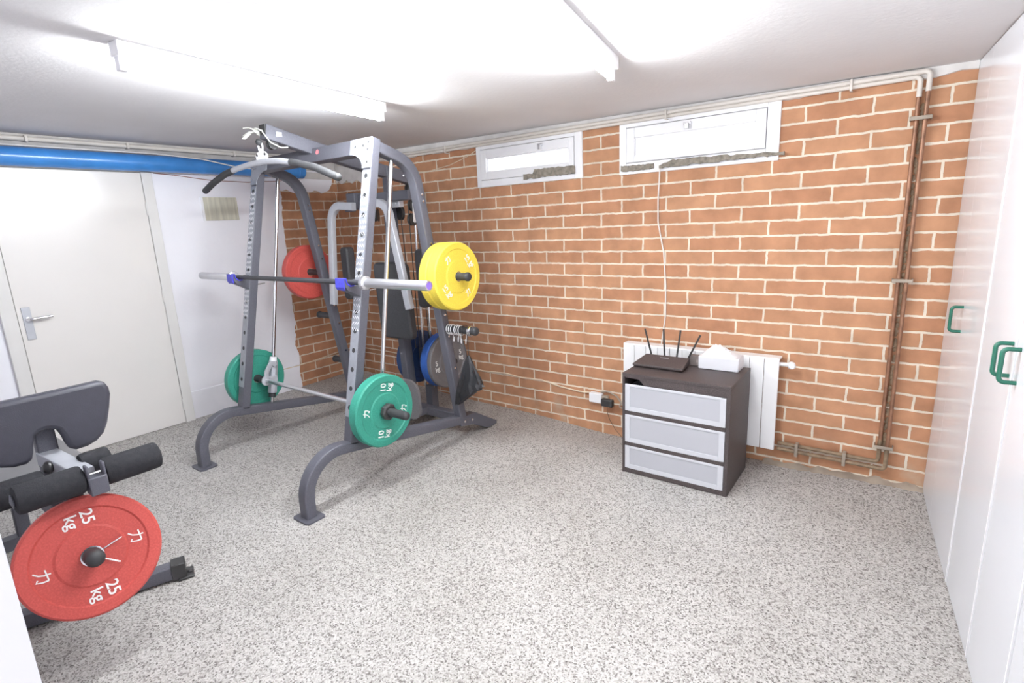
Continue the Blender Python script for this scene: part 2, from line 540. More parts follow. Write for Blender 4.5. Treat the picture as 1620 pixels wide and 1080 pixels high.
bm = BM()
NX, NY = 56, 48
X0, X1, Y0, Y1 = -3.15, 2.75, -3.9, 0.12
grid = [[bm.verts.new((X0 + (X1 - X0) * i / NX, Y0 + (Y1 - Y0) * j / NY, 0)) for j in range(NY + 1)] for i in range(NX + 1)]
for row in grid:
    for v in row:
        v.co.z = floor_z(v.co.x, v.co.y)
for i in range(NX):
    for j in range(NY):
        bm.faces.new([grid[i][j], grid[i + 1][j], grid[i + 1][j + 1], grid[i][j + 1]])
struct(obj('floor', bm, M['terrazzo'], angle=180), 'speckled grey terrazzo floor', 'floor')

bm = BM()
add_prism(bm, [(-3.15, ceil_z(-3.15)), (2.75, ceil_z(2.75)), (2.75, 2.4), (-3.15, 2.4)], lambda u, v, t: (u, t, v), -3.9, 0.15)
struct(obj('ceiling', bm, M['ceiling'], smooth=False), 'off-white painted ceiling', 'ceiling')

WINS = [(-1.212, -0.284, 1.784, 2.088), (-0.012, 0.932, 1.777, 2.100)]
bm = BM()
xs = [-3.15, WINS[0][0] + 0.02, WINS[0][1] - 0.02, WINS[1][0] + 0.02, WINS[1][1] - 0.02, 2.75]
ZT = 2.3
for i in range(5):
    a, b = xs[i], xs[i + 1]
    if i in (1, 3):
        w = WINS[(i - 1) // 2]
        add_box(bm, a, b, 0, 0.14, -0.12, w[2] + 0.02)
        add_box(bm, a, b, 0, 0.14, w[3] - 0.02, ZT)
    else:
        add_box(bm, a, b, 0, 0.14, -0.12, ZT)
bmesh.ops.remove_doubles(bm, verts=bm.verts, dist=1e-5)
struct(obj('wall_back', bm, M['brick_x'], smooth=False), 'orange brick wall with pale mortar', 'wall')

bm = BM()
random.seed(9)
prev = None
for k in range(80):
    x = -2.999 + (1.735 + 2.999) * k / 79
    zl = 2.086 + (0.006 * math.sin(k * 1.3) + random.uniform(-0.004, 0.004) if x > 0.95 or x < -1.23 else 0.004)
    ring = [bm.verts.new(p) for p in ((x, 0.004, zl), (x, -0.011, zl + 0.003), (x, -0.011, 2.2), (x, 0.004, 2.2))]
    if prev:
        for j in range(4):
            q = (j + 1) % 4
            bm.faces.new([prev[j], prev[q], ring[q], ring[j]])
    prev = ring
struct(obj('trim_2', bm, M['pale_plaster'], smooth=False), 'pale plaster strip between the brick and the ceiling', 'trim')
bm = BM()
pl = [(-2.999, 1.955)]
for k in range(1, 16):
    pl.append((-2.999 + 0.62 * k / 15, 1.955 + 0.012 * math.sin(k * 1.9) + random.uniform(-0.008, 0.008)))
pl += [(-2.375, 2.10), (-2.999, 2.10)]
add_prism(bm, pl, lambda u, v, t: (u, t, v), -0.010, 0.003)
o = obj('block_patch', bm, M['pale_plaster'], parent=bpy.data.objects['wall_back'], smooth=False)
o['label'] = 'rough whitewashed block patch at the top of the corner'
# left wall: bare brick with a painted skin over most of it
bm = BM()
add_box(bm, -3.15, -3.0, -3.9, 0.0, -0.12, 2.3)
wl = struct(obj('wall_left', bm, M['brick_y'], smooth=False), 'left wall, brick corner beside white paint', 'wall')
random.seed(3)
edge = [(-0.612, 1.875), (-0.6, 1.80), (-0.628, 1.62), (-0.622, 1.44), (-0.636, 1.2), (-0.630, 1.0), (-0.642, 0.867), (-0.634, 0.7), (-0.646, 0.569), (-0.662, 0.48), (-0.640, 0.386), (-0.655, 0.2), (-0.646, 0.02)]
jag = []
for (a, b), (c, d) in zip(edge, edge[1:]):
    for k in range(5):
        f = k / 5
        jag.append((a + (c - a) * f + random.uniform(-0.007, 0.007), b + (d - b) * f))
jag.append(edge[-1])
poly = [(-3.9, 0.0)] + [(-3.9, 2.3), (-0.04, 2.3), (-0.05, 2.02)]
low = []
for k in range(14):
    y = -0.065 - k * 0.04
    low.append((y, 1.872 + 0.018 * math.sin(k * 1.7) + random.uniform(-0.006, 0.006) + (0.07 if k < 1 else 0)))
poly = [(-3.9, 0.0), (-3.9, 2.3), (-0.05, 2.3), (-0.055, 2.0)] + low + jag
bm = BM()
add_prism(bm, poly, lambda u, v, t: (t, u, v), -3.002, -2.988)
o = obj('painted_render', bm, M['paint'], parent=wl, smooth=False)
o['label'] = 'white painted render ending in a ragged edge'
# block joints and grey concrete band under the ceiling
bm = BM()
add_box(bm, -2.99, -2.975, -3.9, -0.02, 2.055, 2.25)
add_box(bm, -2.99, -2.981, -0.56, -0.06, 1.985, 2.045)
o = obj('concrete_band', bm, M['rough_plaster'], parent=wl, smooth=False, bevel=0.004)
o['label'] = 'rough grey concrete band under the ceiling'
bm = BM()
add_box(bm, -2.99, -2.972, -2.63, -0.66, 1.985, 2.002)
o = obj('ledge', bm, M['door_trim'], parent=wl, bevel=0.002)
bm = BM()
add_box(bm, -2.99, -2.980, -1.625, -0.655, 0.03, 0.295)
struct(obj('baseboard_left', bm, M['paint'], bevel=0.003), 'white painted plinth strip on the left wall', 'baseboard')

# right wall behind the closets and the wall with the doorway the camera stands in
bm = BM()
add_box(bm, 2.62, 2.75, -3.9, 0.0, -0.05, 2.3)
struct(obj('wall_right', bm, M['paint'], smooth=False), 'white wall behind the closets', 'wall')
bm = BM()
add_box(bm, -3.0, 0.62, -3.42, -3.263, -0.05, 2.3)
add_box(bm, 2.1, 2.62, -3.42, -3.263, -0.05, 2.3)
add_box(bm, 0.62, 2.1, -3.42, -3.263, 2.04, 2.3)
struct(obj('wall_front', bm, M['paint_shaded'], smooth=False), 'white wall end beside the doorway', 'wall')

# door in the left wall
bm = BM()
add_box(bm, -2.988, -2.962, -2.5375, -1.6968, 0.072, 1.974)
dr = struct(obj('door_1', bm, M['door'], bevel=0.003), 'cream flush door in the left wall', 'door')
for y0, y1, z0, z1 in ((-2.615, -2.540, 0.05, 2.0), (-1.695, -1.625, 0.05, 2.0)):
    bm = BM(); add_box(bm, -2.988, -2.956, y0, y1, z0, z1)
    obj('door_jamb', bm, M['door_trim'], parent=dr, bevel=0.004)
bm = BM(); add_box(bm, -2.988, -2.956, -2.615, -1.625, 1.976, 2.012)
obj('door_head', bm, M['door_trim'], parent=dr, bevel=0.004)
for zz in (0.22, 1.08, 1.72):
    bm = BM(); add_rod(bm, (-2.955, -1.698, zz - 0.045), (-2.955, -1.698, zz + 0.045), 0.006, 10)
    obj('hinge', bm, M['door_trim'], parent=dr)
bm = BM()
add_box(bm, -2.962, -2.955, -2.515, -2.470, 0.905, 1.115)
hp = obj('handle_plate', bm, M['silver_coat'], parent=dr, bevel=0.002)
bm = BM()
sweep(bm, fillet([(-2.956, -2.49, 1.04), (-2.905, -2.49, 1.04), (-2.905, -2.375, 1.046)], 0.018, 6), circ(0.009, 12))
add_lathe(bm, [(0.0, 0), (0.014, 0), (0.014, 0.01), (0.0, 0.01)], axis_mat((-2.956, -2.49, 1.04), (1, 0, 0)), 16)
obj('door_handle', bm, M['chrome'], parent=hp)

# ------------------------------------------------------------------ windows
for n, (x0, x1, z0, z1) in enumerate(WINS):
    gx0, gx1, gz0, gz1 = ((-1.112, -0.388, 1.893, 1.993), (0.093, 0.808, 1.886, 1.994))[n]
    sx0, sx1, sz0, sz1 = ((-1.165, -0.347, 1.837, 2.056), (0.040, 0.862, 1.848, 2.056))[n]
    def frame(bm, a, b, yf, yb):
        (ax0, ax1, az0, az1), (bx0, bx1, bz0, bz1) = a, b
        add_box(bm, ax0, bx0, yf, yb, az0, az1); add_box(bm, bx1, ax1, yf, yb, az0, az1)
        add_box(bm, bx0, bx1, yf, yb, az0, bz0); add_box(bm, bx0, bx1, yf, yb, bz1, az1)
    bm = BM(); frame(bm, (x0, x1, z0, z1), (sx0 - 0.004, sx1 + 0.004, sz0 - 0.004, sz1 + 0.004), -0.014, 0.05)
    wn = struct(obj('window_%d' % (n + 1), bm, M['white_plastic'], smooth=False, bevel=0.003),
                ('small white window on the left, high in the brick wall', 'wider white window on the right, high in the brick wall')[n], 'window')
    bm = BM(); frame(bm, (sx0, sx1, sz0, sz1), (gx0, gx1, gz0, gz1), -0.022, 0.04)
    sa = obj('window_sash', bm, M['white_plastic'], parent=wn, smooth=False, bevel=0.004)
    bm = BM(); frame(bm, (gx0 - 0.001, gx1 + 0.001, gz0 - 0.001, gz1 + 0.001), (gx0 + 0.008, gx1 - 0.008, gz0 + 0.006, gz1 - 0.006), -0.006, 0.03)
    obj('glazing_bead', bm, M['white_plastic'], parent=sa, smooth=False)
    bm = BM(); add_box(bm, gx0, gx1, 0.012, 0.016, gz0, gz1)
    obj('window_pane', bm, M['glass'], parent=sa, smooth=False)
    cx = (-0.612, 0.43)[n]
    bm = BM()
    add_box(bm, cx - 0.022, cx + 0.022, -0.032, -0.022, 2.026, 2.044)
    add_box(bm, cx - 0.012, cx + 0.012, -0.045, -0.030, 2.002, 2.036)
    obj('window_latch', bm, M['sleeve'], parent=sa, bevel=0.003)

def strip(name, pts_top, pts_bot, y0, y1, label):
    bm = BM()
    add_prism(bm, pts_bot + pts_top[::-1], lambda u, v, t: (u, t, v), y0, y1)
    bmesh.ops.triangulate(bm, faces=[f for f in bm.faces if len(f.verts) > 4])
    return tag(obj(name, bm, M['strip'], smooth=False), label, 'weather strip')

def jagged(x0, x1, zt, zb, n, amp):
    top, bot = [], []
    for k in range(n + 1):
        x = x0 + (x1 - x0) * k / n
        top.append((x, zt(k / n) + random.uniform(-amp, amp)))
        bot.append((x, zb(k / n) + random.uniform(-amp, amp)))
    return top, bot
t_, b_ = jagged(-0.762, -0.335, lambda f: 1.845 + (0.030 if f > 0.2 else 0) - 0.006 * f, lambda f: 1.811 + 0.008 * f, 26, 0.004)
strip('weather_strip', t_, b_, -0.030, -0.020, 'short frayed grey-brown strip on the left window frame')
t_, b_ = jagged(0.004, 0.222, lambda f: 1.832 - 0.006 * f, lambda f: 1.795 + 0.004 * f, 16, 0.005)
strip('weather_strip', t_, b_, -0.026, -0.0145, 'short frayed grey-brown strip left of the white cable on the right window frame')
t_, b_ = jagged(0.265, 0.965, lambda f: 1.812 + 0.024 * min(1, f * 8) - 0.020 * f * f, lambda f: 1.797 + 0.006 * f, 40, 0.005)
strip('weather_strip', t_, b_, -0.040, -0.023, 'long frayed grey-brown strip along the bottom of the right window')

# ------------------------------------------------------------------ pipes and cables
def cable(name, pts, r, mat, label, cat='cable', smoothr=0.05, n=8):
    bm = BM()
    sweep(bm, fillet(pts, smoothr, 5), circ(r, n))
    return tag(obj(name, bm, mat), label, cat)

# blue drain pipe
bm = BM()
add_lathe(bm, [(0.0, 0), (0.056, 0.0), (0.058, 0.012), (0.058, 2.78), (0.064, 2.785), (0.064, 2.835), (0.05, 2.85), (0, 2.855)], axis_mat((-2.905, -3.262, 2.034), (0, 1, 0.0015)), 28)
tag(obj('drain_pipe', bm, M['blue_pipe']), 'thick glossy blue pipe running above the cream door', 'pipe')
for zz, yy, rr, mm, lb in ((2.150, -0.03, 0.015, 'pipe_paint', 'painted pipe tight under the ceiling above the blue pipe'),):
    bm = BM()
    add_rod(bm, (-2.955, -3.262, zz), (-2.955, yy, zz), rr, 12)
    cp = tag(obj('ceiling_pipe', bm, M['pipe_paint']), lb, 'pipe')
    for y in (-2.3, -1.75, -1.0):
        bm = BM(); add_box(bm, -2.99, -2.93, y - 0.008, y + 0.008, zz - 0.02, zz + 0.02)
        obj('pipe_clip', bm, M['pipe_paint'], parent=cp, bevel=0.003)
cable('white_cable', [(-2.89, -3.262, 2.098), (-2.89, -2.2, 2.101), (-2.89, -1.6, 2.104), (-2.842, -1.3, 2.080), (-2.832, -1.05, 2.036), (-2.831, -0.86, 2.026), (-2.850, -0.62, 2.075), (-2.862, -0.5, 2.105), (-2.90, -0.3, 2.128)], 0.0045, M['cable_white'], 'thin white cable sagging over the front of the blue pipe')
cable('reddish_cable', [(-2.984, -1.60, 1.978), (-2.984, -1.45, 1.968), (-2.984, -1.2, 1.942), (-2.984, -0.9, 1.936), (-2.984, -0.62, 1.955), (-2.97, -0.5, 1.97)], 0.003, M['cable_red'], 'thin reddish cable drooping just under the blue pipe')

def heating_pipe(xv, zt, zb, yv, label):
    t = thing('heating_pipe', label, 'pipe', (xv, yv, zb))
    bm = BM()
    sweep(bm, fillet([(-2.93, yv, zt + 0.045 - (0.02 if xv < 1.54 else 0)), (-1.9, yv, zt + 0.004), (xv, yv, zt), (xv, yv, zt - 0.09)], [0.3, 0.022], 6), circ(0.0115, 12))
    obj('painted_run', bm, M['pipe_paint'], parent=t)
    bm = BM()
    sweep(bm, [(xv, yv, zt - 0.085), (xv, yv, zb + 0.12)], circ(0.0095, 12))
    obj('copper_run', bm, M['copper'], parent=t)
    bm = BM()
    sweep(bm, fillet([(xv, yv, zb + 0.13), (xv, yv, zb), (1.026, yv, zb + 0.004)], 0.02, 6), circ(0.0105, 12))
    obj('lower_run', bm, M['dirty_pipe'], parent=t)
    return t
hp1 = heating_pipe(1.561, 2.1105, 0.108, -0.034, 'right one of the paired brown copper pipes on the brick wall')
hp2 = heating_pipe(1.527, 2.092, 0.140, -0.020, 'left one of the paired brown copper pipes on the brick wall')
def strap(bm, a, b, c0, c1, vert):
    # U-shaped strap over both pipes, feet just off the wall
    if vert:
        add_box(bm, a, b, -0.053, -0.0470, c0, c1); add_box(bm, a, a + 0.006, -0.0470, -0.0015, c0, c1); add_box(bm, b - 0.006, b, -0.0470, -0.0015, c0, c1)
    else:
        add_box(bm, c0, c1, -0.053, -0.0470, a, b); add_box(bm, c0, c1, -0.0470, -0.0015, a, a + 0.006); add_box(bm, c0, c1, -0.0470, -0.0015, b - 0.006, b)
for z in (1.905, 1.135, 0.235):
    bm = BM()
    strap(bm, 1.500, 1.588, z - 0.009, z + 0.009, True)
    obj('pipe_clip', bm, M['clip'], parent=hp1, bevel=0.004)
for x in (1.13, 1.37):
    bm = BM(); strap(bm, 0.086, 0.162, x - 0.009, x + 0.009, False)
    obj('pipe_clip', bm, M['clip'], parent=hp1, bevel=0.004)
for x in (-1.5, 0.305, 1.25):
    bm = BM(); strap(bm, 2.070, 2.126, x - 0.006, x + 0.006, False)
    obj('pipe_clip', bm, M['pipe_paint'], parent=hp1, bevel=0.004)
# cement fillet between pipes
bm = BM()
random.seed(11)
for k in range(60):
    z = 0.24 + 1.74 * k / 60 + random.uniform(-0.01, 0.01)
    add_sphere(bm, (1.544 + random.uniform(-0.004, 0.004), -0.0035, z), 0.011, 0.9, 0.6, random.uniform(1.0, 2.2), 8)
tag(obj('mortar_smear', bm, M['dirty_pipe']), 'crusty mortar smear on the brick between the two copper pipes', 'mortar', kind='stuff')
# cement skirt where brick meets the floor at right
bm = BM()
random.seed(5)
prev = None
for k in range(41):
    x = 0.95 + 0.79 * k / 40
    zf = floor_z(x, -0.03)
    h = 0.018 + 0.008 * math.sin(k * 0.9) + random.uniform(-0.006, 0.006)
    ring = [bm.verts.new((x, 0.01, zf - 0.01)), bm.verts.new((x, -0.055 + random.uniform(-0.008, 0.008), zf - 0.004)), bm.verts.new((x, -0.022, zf + h * 0.7)), bm.verts.new((x, 0.01, zf + h))]
    if prev:
        for j in range(3):
            bm.faces.new([prev[j], prev[j + 1], ring[j + 1], ring[j]])
    prev = ring
struct(obj('trim_1', bm, M['clip']), 'crumbly mortar fillet along the foot of the brick wall', 'trim')

cable('hanging_cable', [(0.262, -0.030, 1.812), (0.268, -0.034, 1.78), (0.250, -0.008, 1.60), (0.252, -0.008, 1.47), (0.292, -0.008, 1.28), (0.310, -0.008, 1.07), (0.312, -0.008, 0.87), (0.288, -0.008, 0.675), (0.285, -0.02, 0.60)], 0.0042, M['cable_white'], 'white cable hanging from the right window down to the radiator')
cable('window_cable', [(-1.215, -0.010, 2.062), (-1.30, -0.006, 2.03), (-1.5, -0.006, 1.982), (-1.72, -0.006, 1.958), (-2.0, -0.006, 1.965), (-2.3, -0.006, 2.00)], 0.0032, M['cable_cream'], 'thin pale cable sagging left from the left window')
cable('skirting_cable', [(-2.984, -1.0, 0.285), (-2.984, -0.66, 0.283), (-2.994, -0.45, 0.290), (-2.992, -0.2, 0.315), (-2.97, -0.008, 0.33), (-2.5, -0.006, 0.33), (-2.0, -0.006, 0.318), (-1.5, -0.006, 0.305), (-1.27, -0.006, 0.289), (-1.03, -0.006, 0.300), (-0.88, -0.006, 0.285), (-0.68, -0.006, 0.292), (-0.5, -0.006, 0.262), (-0.34, -0.006, 0.250), (-0.22, -0.02, 0.262)], 0.0058, M['cable_cream'], 'cream cable tacked low along the brick wall to the white socket')

t = thing('wall_socket', 'white surface socket low on the brick wall beside the dark chest', 'socket', (-0.185, 0, 0.23))
bm = BM(); add_box(bm, -0.240, -0.140, -0.045, 0.0, 0.196, 0.268)
obj('socket_box', bm, M['white_plastic'], parent=t, bevel=0.006)
bm = BM(); add_box(bm, -0.145, -0.095, -0.036, 0.0, 0.205, 0.255)
obj('cable_gland', bm, M['clip'], parent=t, bevel=0.006)
t = thing('plug_adapter', 'black plug adapter with a thin brown cord by the white socket', 'plug', (-0.08, -0.03, 0.222))
bm = BM(); add_box(bm, -0.130, -0.040, -0.075, -0.037, 0.190, 0.246)
obj('adapter_body', bm, M['black_plastic'], parent=t, bevel=0.008)
bm = BM()
sweep(bm, fillet([(-0.085, -0.06, 0.195), (-0.085, -0.06, 0.150), (-0.07, -0.05, 0.09), (-0.03, -0.04, 0.02), (0.03, -0.05, -0.03), (0.12, -0.12, -0.028)], 0.04, 5), circ(0.0025, 6))
obj('cord', bm, M['cable_brown'], parent=t)
# bits of crumbly cable clutter beside the plug
cable('cable_loop', [(-0.16, -0.012, 0.275), (-0.10, -0.02, 0.292), (-0.03, -0.012, 0.262), (0.01, -0.02, 0.215), (-0.02, -0.012, 0.185), (0.035, -0.012, 0.175)], 0.006, M['clip'], 'grey cable curling over the black plug adapter')

# ------------------------------------------------------------------ radiator
t = thing('radiator', 'white panel radiator on the brick wall behind the dark chest', 'radiator', (0.54, -0.07, 0.12))
bm = BM()
x0, x1 = 0.057, 1.020
n = 12
wd = (x1 - x0) / n
for k in range(n):
    a = x0 + k * wd
    bm2 = BM()
    add_box(bm2, a + 0.0015, a + wd - 0.0015, -0.100, -0.085, 0.122, 0.678)
    o = obj('radiator_section', bm2, M['white_metal'], parent=t, bevel=0.003)
add_box(bm, x0 + 0.01, x1 - 0.01, -0.086, -0.045, 0.16, 0.20)
add_box(bm, x0 + 0.01, x1 - 0.01, -0.086, -0.045, 0.60, 0.64)
for k in range(n):
    a = x0 + (k + 0.5) * wd
    add_box(bm, a - 0.02, a + 0.02, -0.085, -0.045, 0.13, 0.665)
obj('radiator_core', bm, M['white_metal'], parent=t, bevel=0.002)
bm = BM()
add_box(bm, x0, x1, -0.094, -0.02, 0.672, 0.682)
obj('top_grille', bm, M['white_metal'], parent=t)
bm = BM()
add_rod(bm, (1.015, -0.07, 0.645), (1.075, -0.07, 0.645), 0.011, 12)
vv = obj('radiator_valve', bm, M['white_metal'], parent=t)
bm = BM()
add_lathe(bm, [(0, 0), (0.018, 0.0), (0.021, 0.01), (0.021, 0.03), (0.014, 0.042), (0, 0.044)], axis_mat((1.075, -0.062, 0.645), (0.25, -1, 0)), 20)
obj('valve_knob', bm, M['white_plastic'], parent=vv)
for x in (0.2, 0.88):
    bm = BM(); add_box(bm, x - 0.015, x + 0.015, -0.05, -0.0012, 0.61, 0.635)
    obj('wall_bracket', bm, M['white_metal'], parent=t)

# ------------------------------------------------------------------ chest of drawers
CX0, CX1, CY0, CY1, CZ = 0.273, 0.882, -0.581, -0.160, 0.625
t = thing('drawer_chest', 'black-brown chest with three frosted drawers in front of the radiator', 'chest of drawers', ((CX0 + CX1) / 2, CY0, 0))
bm = BM()
add_box(bm, CX0, CX0 + 0.014, CY0, CY1, 0.0, CZ - 0.018)
add_box(bm, CX1 - 0.020, CX1, CY0, CY1, 0.0, CZ - 0.018)
add_box(bm, CX0 + 0.014, CX1 - 0.020, CY1 - 0.008, CY1, 0.02, CZ - 0.018)
add_box(bm, CX0 + 0.014, CX1 - 0.020, CY0 + 0.002, CY0 + 0.016, 0.002, 0.030)
add_box(bm, CX0 + 0.014, CX1 - 0.020, CY0 + 0.030, CY1, 0.015, 0.028)
for z in (0.176, 0.372):
    add_box(bm, CX0 + 0.014, CX1 - 0.020, CY0 + 0.003, CY1, z - 0.001, z + 0.0235)
add_prism(bm, [(CX0 + 0.014, CZ - 0.018), (CX0 + 0.014, 0.598), (CX0 + 0.10, 0.594), (CX0 + 0.135, 0.5605), (CX1 - 0.020, 0.5605), (CX1 - 0.020, CZ - 0.018)], lambda u, v, w: (u, w, v), CY0 + 0.003, CY0 + 0.018)
obj('carcass', bm, M['wood_dark'], parent=t, smooth=False, bevel=0.0015)
bm = BM()
add_box(bm, CX0, CX1, CY0, CY1, CZ - 0.018, CZ)
obj('top_panel', bm, M['wood_dark'], parent=t, smooth=False, bevel=0.0015)
for z0, z1 in ((0.032, 0.174), (0.200, 0.370), (0.396, 0.558)):
    bm = BM()
    fx0, fx1 = CX0 + 0.016, CX1 - 0.022
    # tray walls behind the front
    add_box(bm, fx0 + 0.01, fx1 - 0.01, CY0 + 0.02, CY1 - 0.03, z0 + 0.004, z0 + 0.008)
    add_box(bm, fx0 + 0.01, fx0 + 0.014, CY0 + 0.02, CY1 - 0.03, z0 + 0.004, z1 - 0.02)
    add_box(bm, fx1 - 0.014, fx1 - 0.01, CY0 + 0.02, CY1 - 0.03, z0 + 0.004, z1 - 0.02)
    add_box(bm, fx0 + 0.01, fx1 - 0.01, CY1 - 0.034, CY1 - 0.03, z0 + 0.004, z1 - 0.02)
    add_box(bm, fx0, fx1, CY0 + 0.005, CY0 + 0.012, z0, z1)
    d = obj('drawer', bm, M['drawer_front'], parent=t, smooth=False)
    bm = BM()
    r = 0.030
    for a in ((fx0, fx0 + r, z0, z1), (fx1 - r, fx1, z0, z1), (fx0 + r, fx1 - r, z0, z0 + 0.026), (fx0 + r, fx1 - r, z1 - 0.014, z1)):
        add_box(bm, a[0], a[1], CY0 + 0.0015, CY0 + 0.005, a[2], a[3])
    bmesh.ops.remove_doubles(bm, verts=bm.verts, dist=1e-5)
    o = obj('drawer_rim', bm, M['drawer_rim'], parent=d, smooth=False, bevel=0.002)
    o['label'] = 'clear raised rim round the frosted front'

# router
t = thing('router', 'black wireless router with four upright antennas on the dark chest', 'router', (0.43, -0.35, CZ), None)
bm = BM()
# wedge body
ya, yb = -0.440, -0.285
body = [(0.272, ya), (0.580, ya), (0.568, yb), (0.298, yb)]
lo = [bm.verts.new((x, y, CZ + 0.012)) for x, y in body]
mid = [bm.verts.new((x, y, CZ + (0.022 if i < 2 else 0.052))) for i, (x, y) in enumerate(body)]
ft = [bm.verts.new((x * 0.92 + 0.034, y * 0.9 - 0.035, CZ + 0.001)) for x, y in body]
for a, b in ((ft, lo), (lo, mid)):
    for i in range(4):
        j = (i + 1) % 4
        bm.faces.new([a[i], a[j], b[j], b[i]])
bm.faces.new(ft[::-1]); bm.faces.new(mid)
obj('router_body', bm, M['wood_dark'], parent=t, bevel=0.004)
bm = BM()
add_box(bm, 0.40, 0.455, -0.325, -0.318, CZ + 0.0450, CZ + 0.0462, Matrix.Rotation(0, 4, 'X'))
o = obj('logo', bm, M['silver_coat'], parent=t); o['label'] = 'small pale emblem on the lid'
for (xa, za), (xb, zb) in (((0.330, 0.670), (0.282, 0.830)), ((0.412, 0.675), (0.400, 0.836)), ((0.487, 0.675), (0.505, 0.838)), ((0.553, 0.670), (0.622, 0.818))):
    bm = BM()
    add_rod(bm, (xa, -0.278, CZ + 0.03), (xa, -0.278, za), 0.007, 10)
    sweep(bm, [(xa, -0.278, za - 0.006), (xb, -0.272, zb)], rrect(0.011, 0.007, 0.003, 2))
    obj('antenna', bm, M['black_plastic'], parent=t)
bm = BM(); add_box(bm, 0.555, 0.612, -0.255, -0.215, CZ, CZ + 0.062)
tag(obj('small_box', bm, M['grey_box'], bevel=0.003, at=(0.58, -0.235, CZ)), 'small brown-grey box behind the router on the dark chest', 'box')
# translucent box with crumpled paper
t = thing('tissue_box', 'translucent white box with crumpled white tissue on the dark chest', 'tissue box', (0.735, -0.25, CZ))
bm = BM()
add_box(bm, 0.622, 0.846, -0.300, -0.178, CZ, CZ + 0.078)
obj('box', bm, M['tissue_box'], parent=t, bevel=0.006)
bm = BM()
random.seed(21)
R_, C_ = 8, 18
rows = []
for i in range(R_ + 1):
    row = []
    for j in range(C_ + 1):
        u, v = j / C_, i / R_
        x = 0.630 + 0.208 * u
        y = -0.294 + 0.110 * v
        env = math.sin(PI * min(1, max(0, u))) ** 0.6 * math.sin(PI * v) ** 0.5
        prof = 0.066 * math.exp(-((u - 0.30) / 0.30) ** 2) + 0.030 * math.exp(-((u - 0.72) / 0.25) ** 2)
        z = CZ + 0.074 + env * prof + 0.007 * env * math.sin(j * 1.9 + i * 2.3)
        row.append(bm.verts.new((x + random.uniform(-.003, .003), y + random.uniform(-.003, .003), z)))
    rows.append(row)
for i in range(R_):
    for j in range(C_):
        bm.faces.new([rows[i][j], rows[i][j + 1], rows[i + 1][j + 1], rows[i + 1][j]])
obj('tissue', bm, M['tissue'], parent=t, angle=30)

# ------------------------------------------------------------------ closets on the right
def cx(y):
    return 1.735 - 0.085 * y
ND = Vector((1, 0.085, 0)).normalized()          # into the closet
TD = Vector((-0.085, 1, 0)).normalized()         # along the front, towards the brick wall
def front_pt(y, d, z):
    return Vector((cx(y), y, z)) + ND * d
def slab(bm, ya, yb, d0, d1, z0, z1, ztop=None):
    vs = []
    for z in (z0, z1):
        for y, d in ((ya, d0), (yb, d0), (yb, d1), (ya, d1)):
            p = front_pt(y, d, z)
            p.y = min(p.y, -0.003)
            if ztop and z == z1:
                p.z = ceil_z(p.x) - ztop
            vs.append(bm.verts.new(p))
    for f in ((0, 3, 2, 1), (4, 5, 6, 7), (0, 1, 5, 4), (1, 2, 6, 5), (2, 3, 7, 6), (3, 0, 4, 7)):
        bm.faces.new([vs[i] for i in f])
def handle(parent, y, z0, z1, s):
    bm = BM()
    a, b = front_pt(y, 0.0, z0), front_pt(y, 0.0, z1)
    sweep(bm, fillet([a, a - ND * 0.040, b - ND * 0.040, b], 0.014, 6), circ(0.0065, 10))
    return obj('door_handle', bm, M['green_handle'], parent=parent)
def closet(ya, yb, doors, label, filler=None):
    t = thing('closet', label, 'closet', front_pt((ya + yb) / 2, 0.02, 0))
    bm = BM()
    slab(bm, ya, yb, 0.020, 0.56, 0.0, 2.1, 0.002)
    obj('closet_body', bm, M['closet'], parent=t, smooth=False)
    if filler:
        bm = BM(); slab(bm, filler[0], filler[1], 0.0, 0.0205, 0.0, 2.1, 0.003)
        obj('filler_panel', bm, M['closet'], parent=t, smooth=False)
    for (da, db, hy, h0, h1) in doors:
        bm = BM(); slab(bm, da - 0.002, db + 0.002, 0.0, 0.0205, 0.003, 2.1, 0.004)
        d = obj('closet_door', bm, M['closet'], parent=t, smooth=False)
        bm = BM(); slab(bm, db + 0.0005, db + 0.010, -0.0025, 0.0100, 0.003, 2.1, 0.004)
        e = obj('edge_strip', bm, M['closet_edge'], parent=d, smooth=False)
        handle(d, hy, h0, h1, 0)
    return t
closet(-0.004, -0.822, [(-0.29, -0.82, -0.405, 0.962, 1.068)], 'single-door white closet nearest the brick wall, one green handle', (-0.004, -0.2905))
closet(-0.825, -1.655, [(-0.827, -1.262, -1.222, 0.985, 1.085), (-1.266, -1.653, -1.306, 0.985, 1.085)], 'double-door white closet with a pair of green handles')
closet(-1.658, -2.5, [(-1.660, -2.07, -2.03, 0.985, 1.085), (-2.074, -2.498, -2.11, 0.985, 1.085)], 'white closet nearest the camera, cut off by the right edge of the photo')

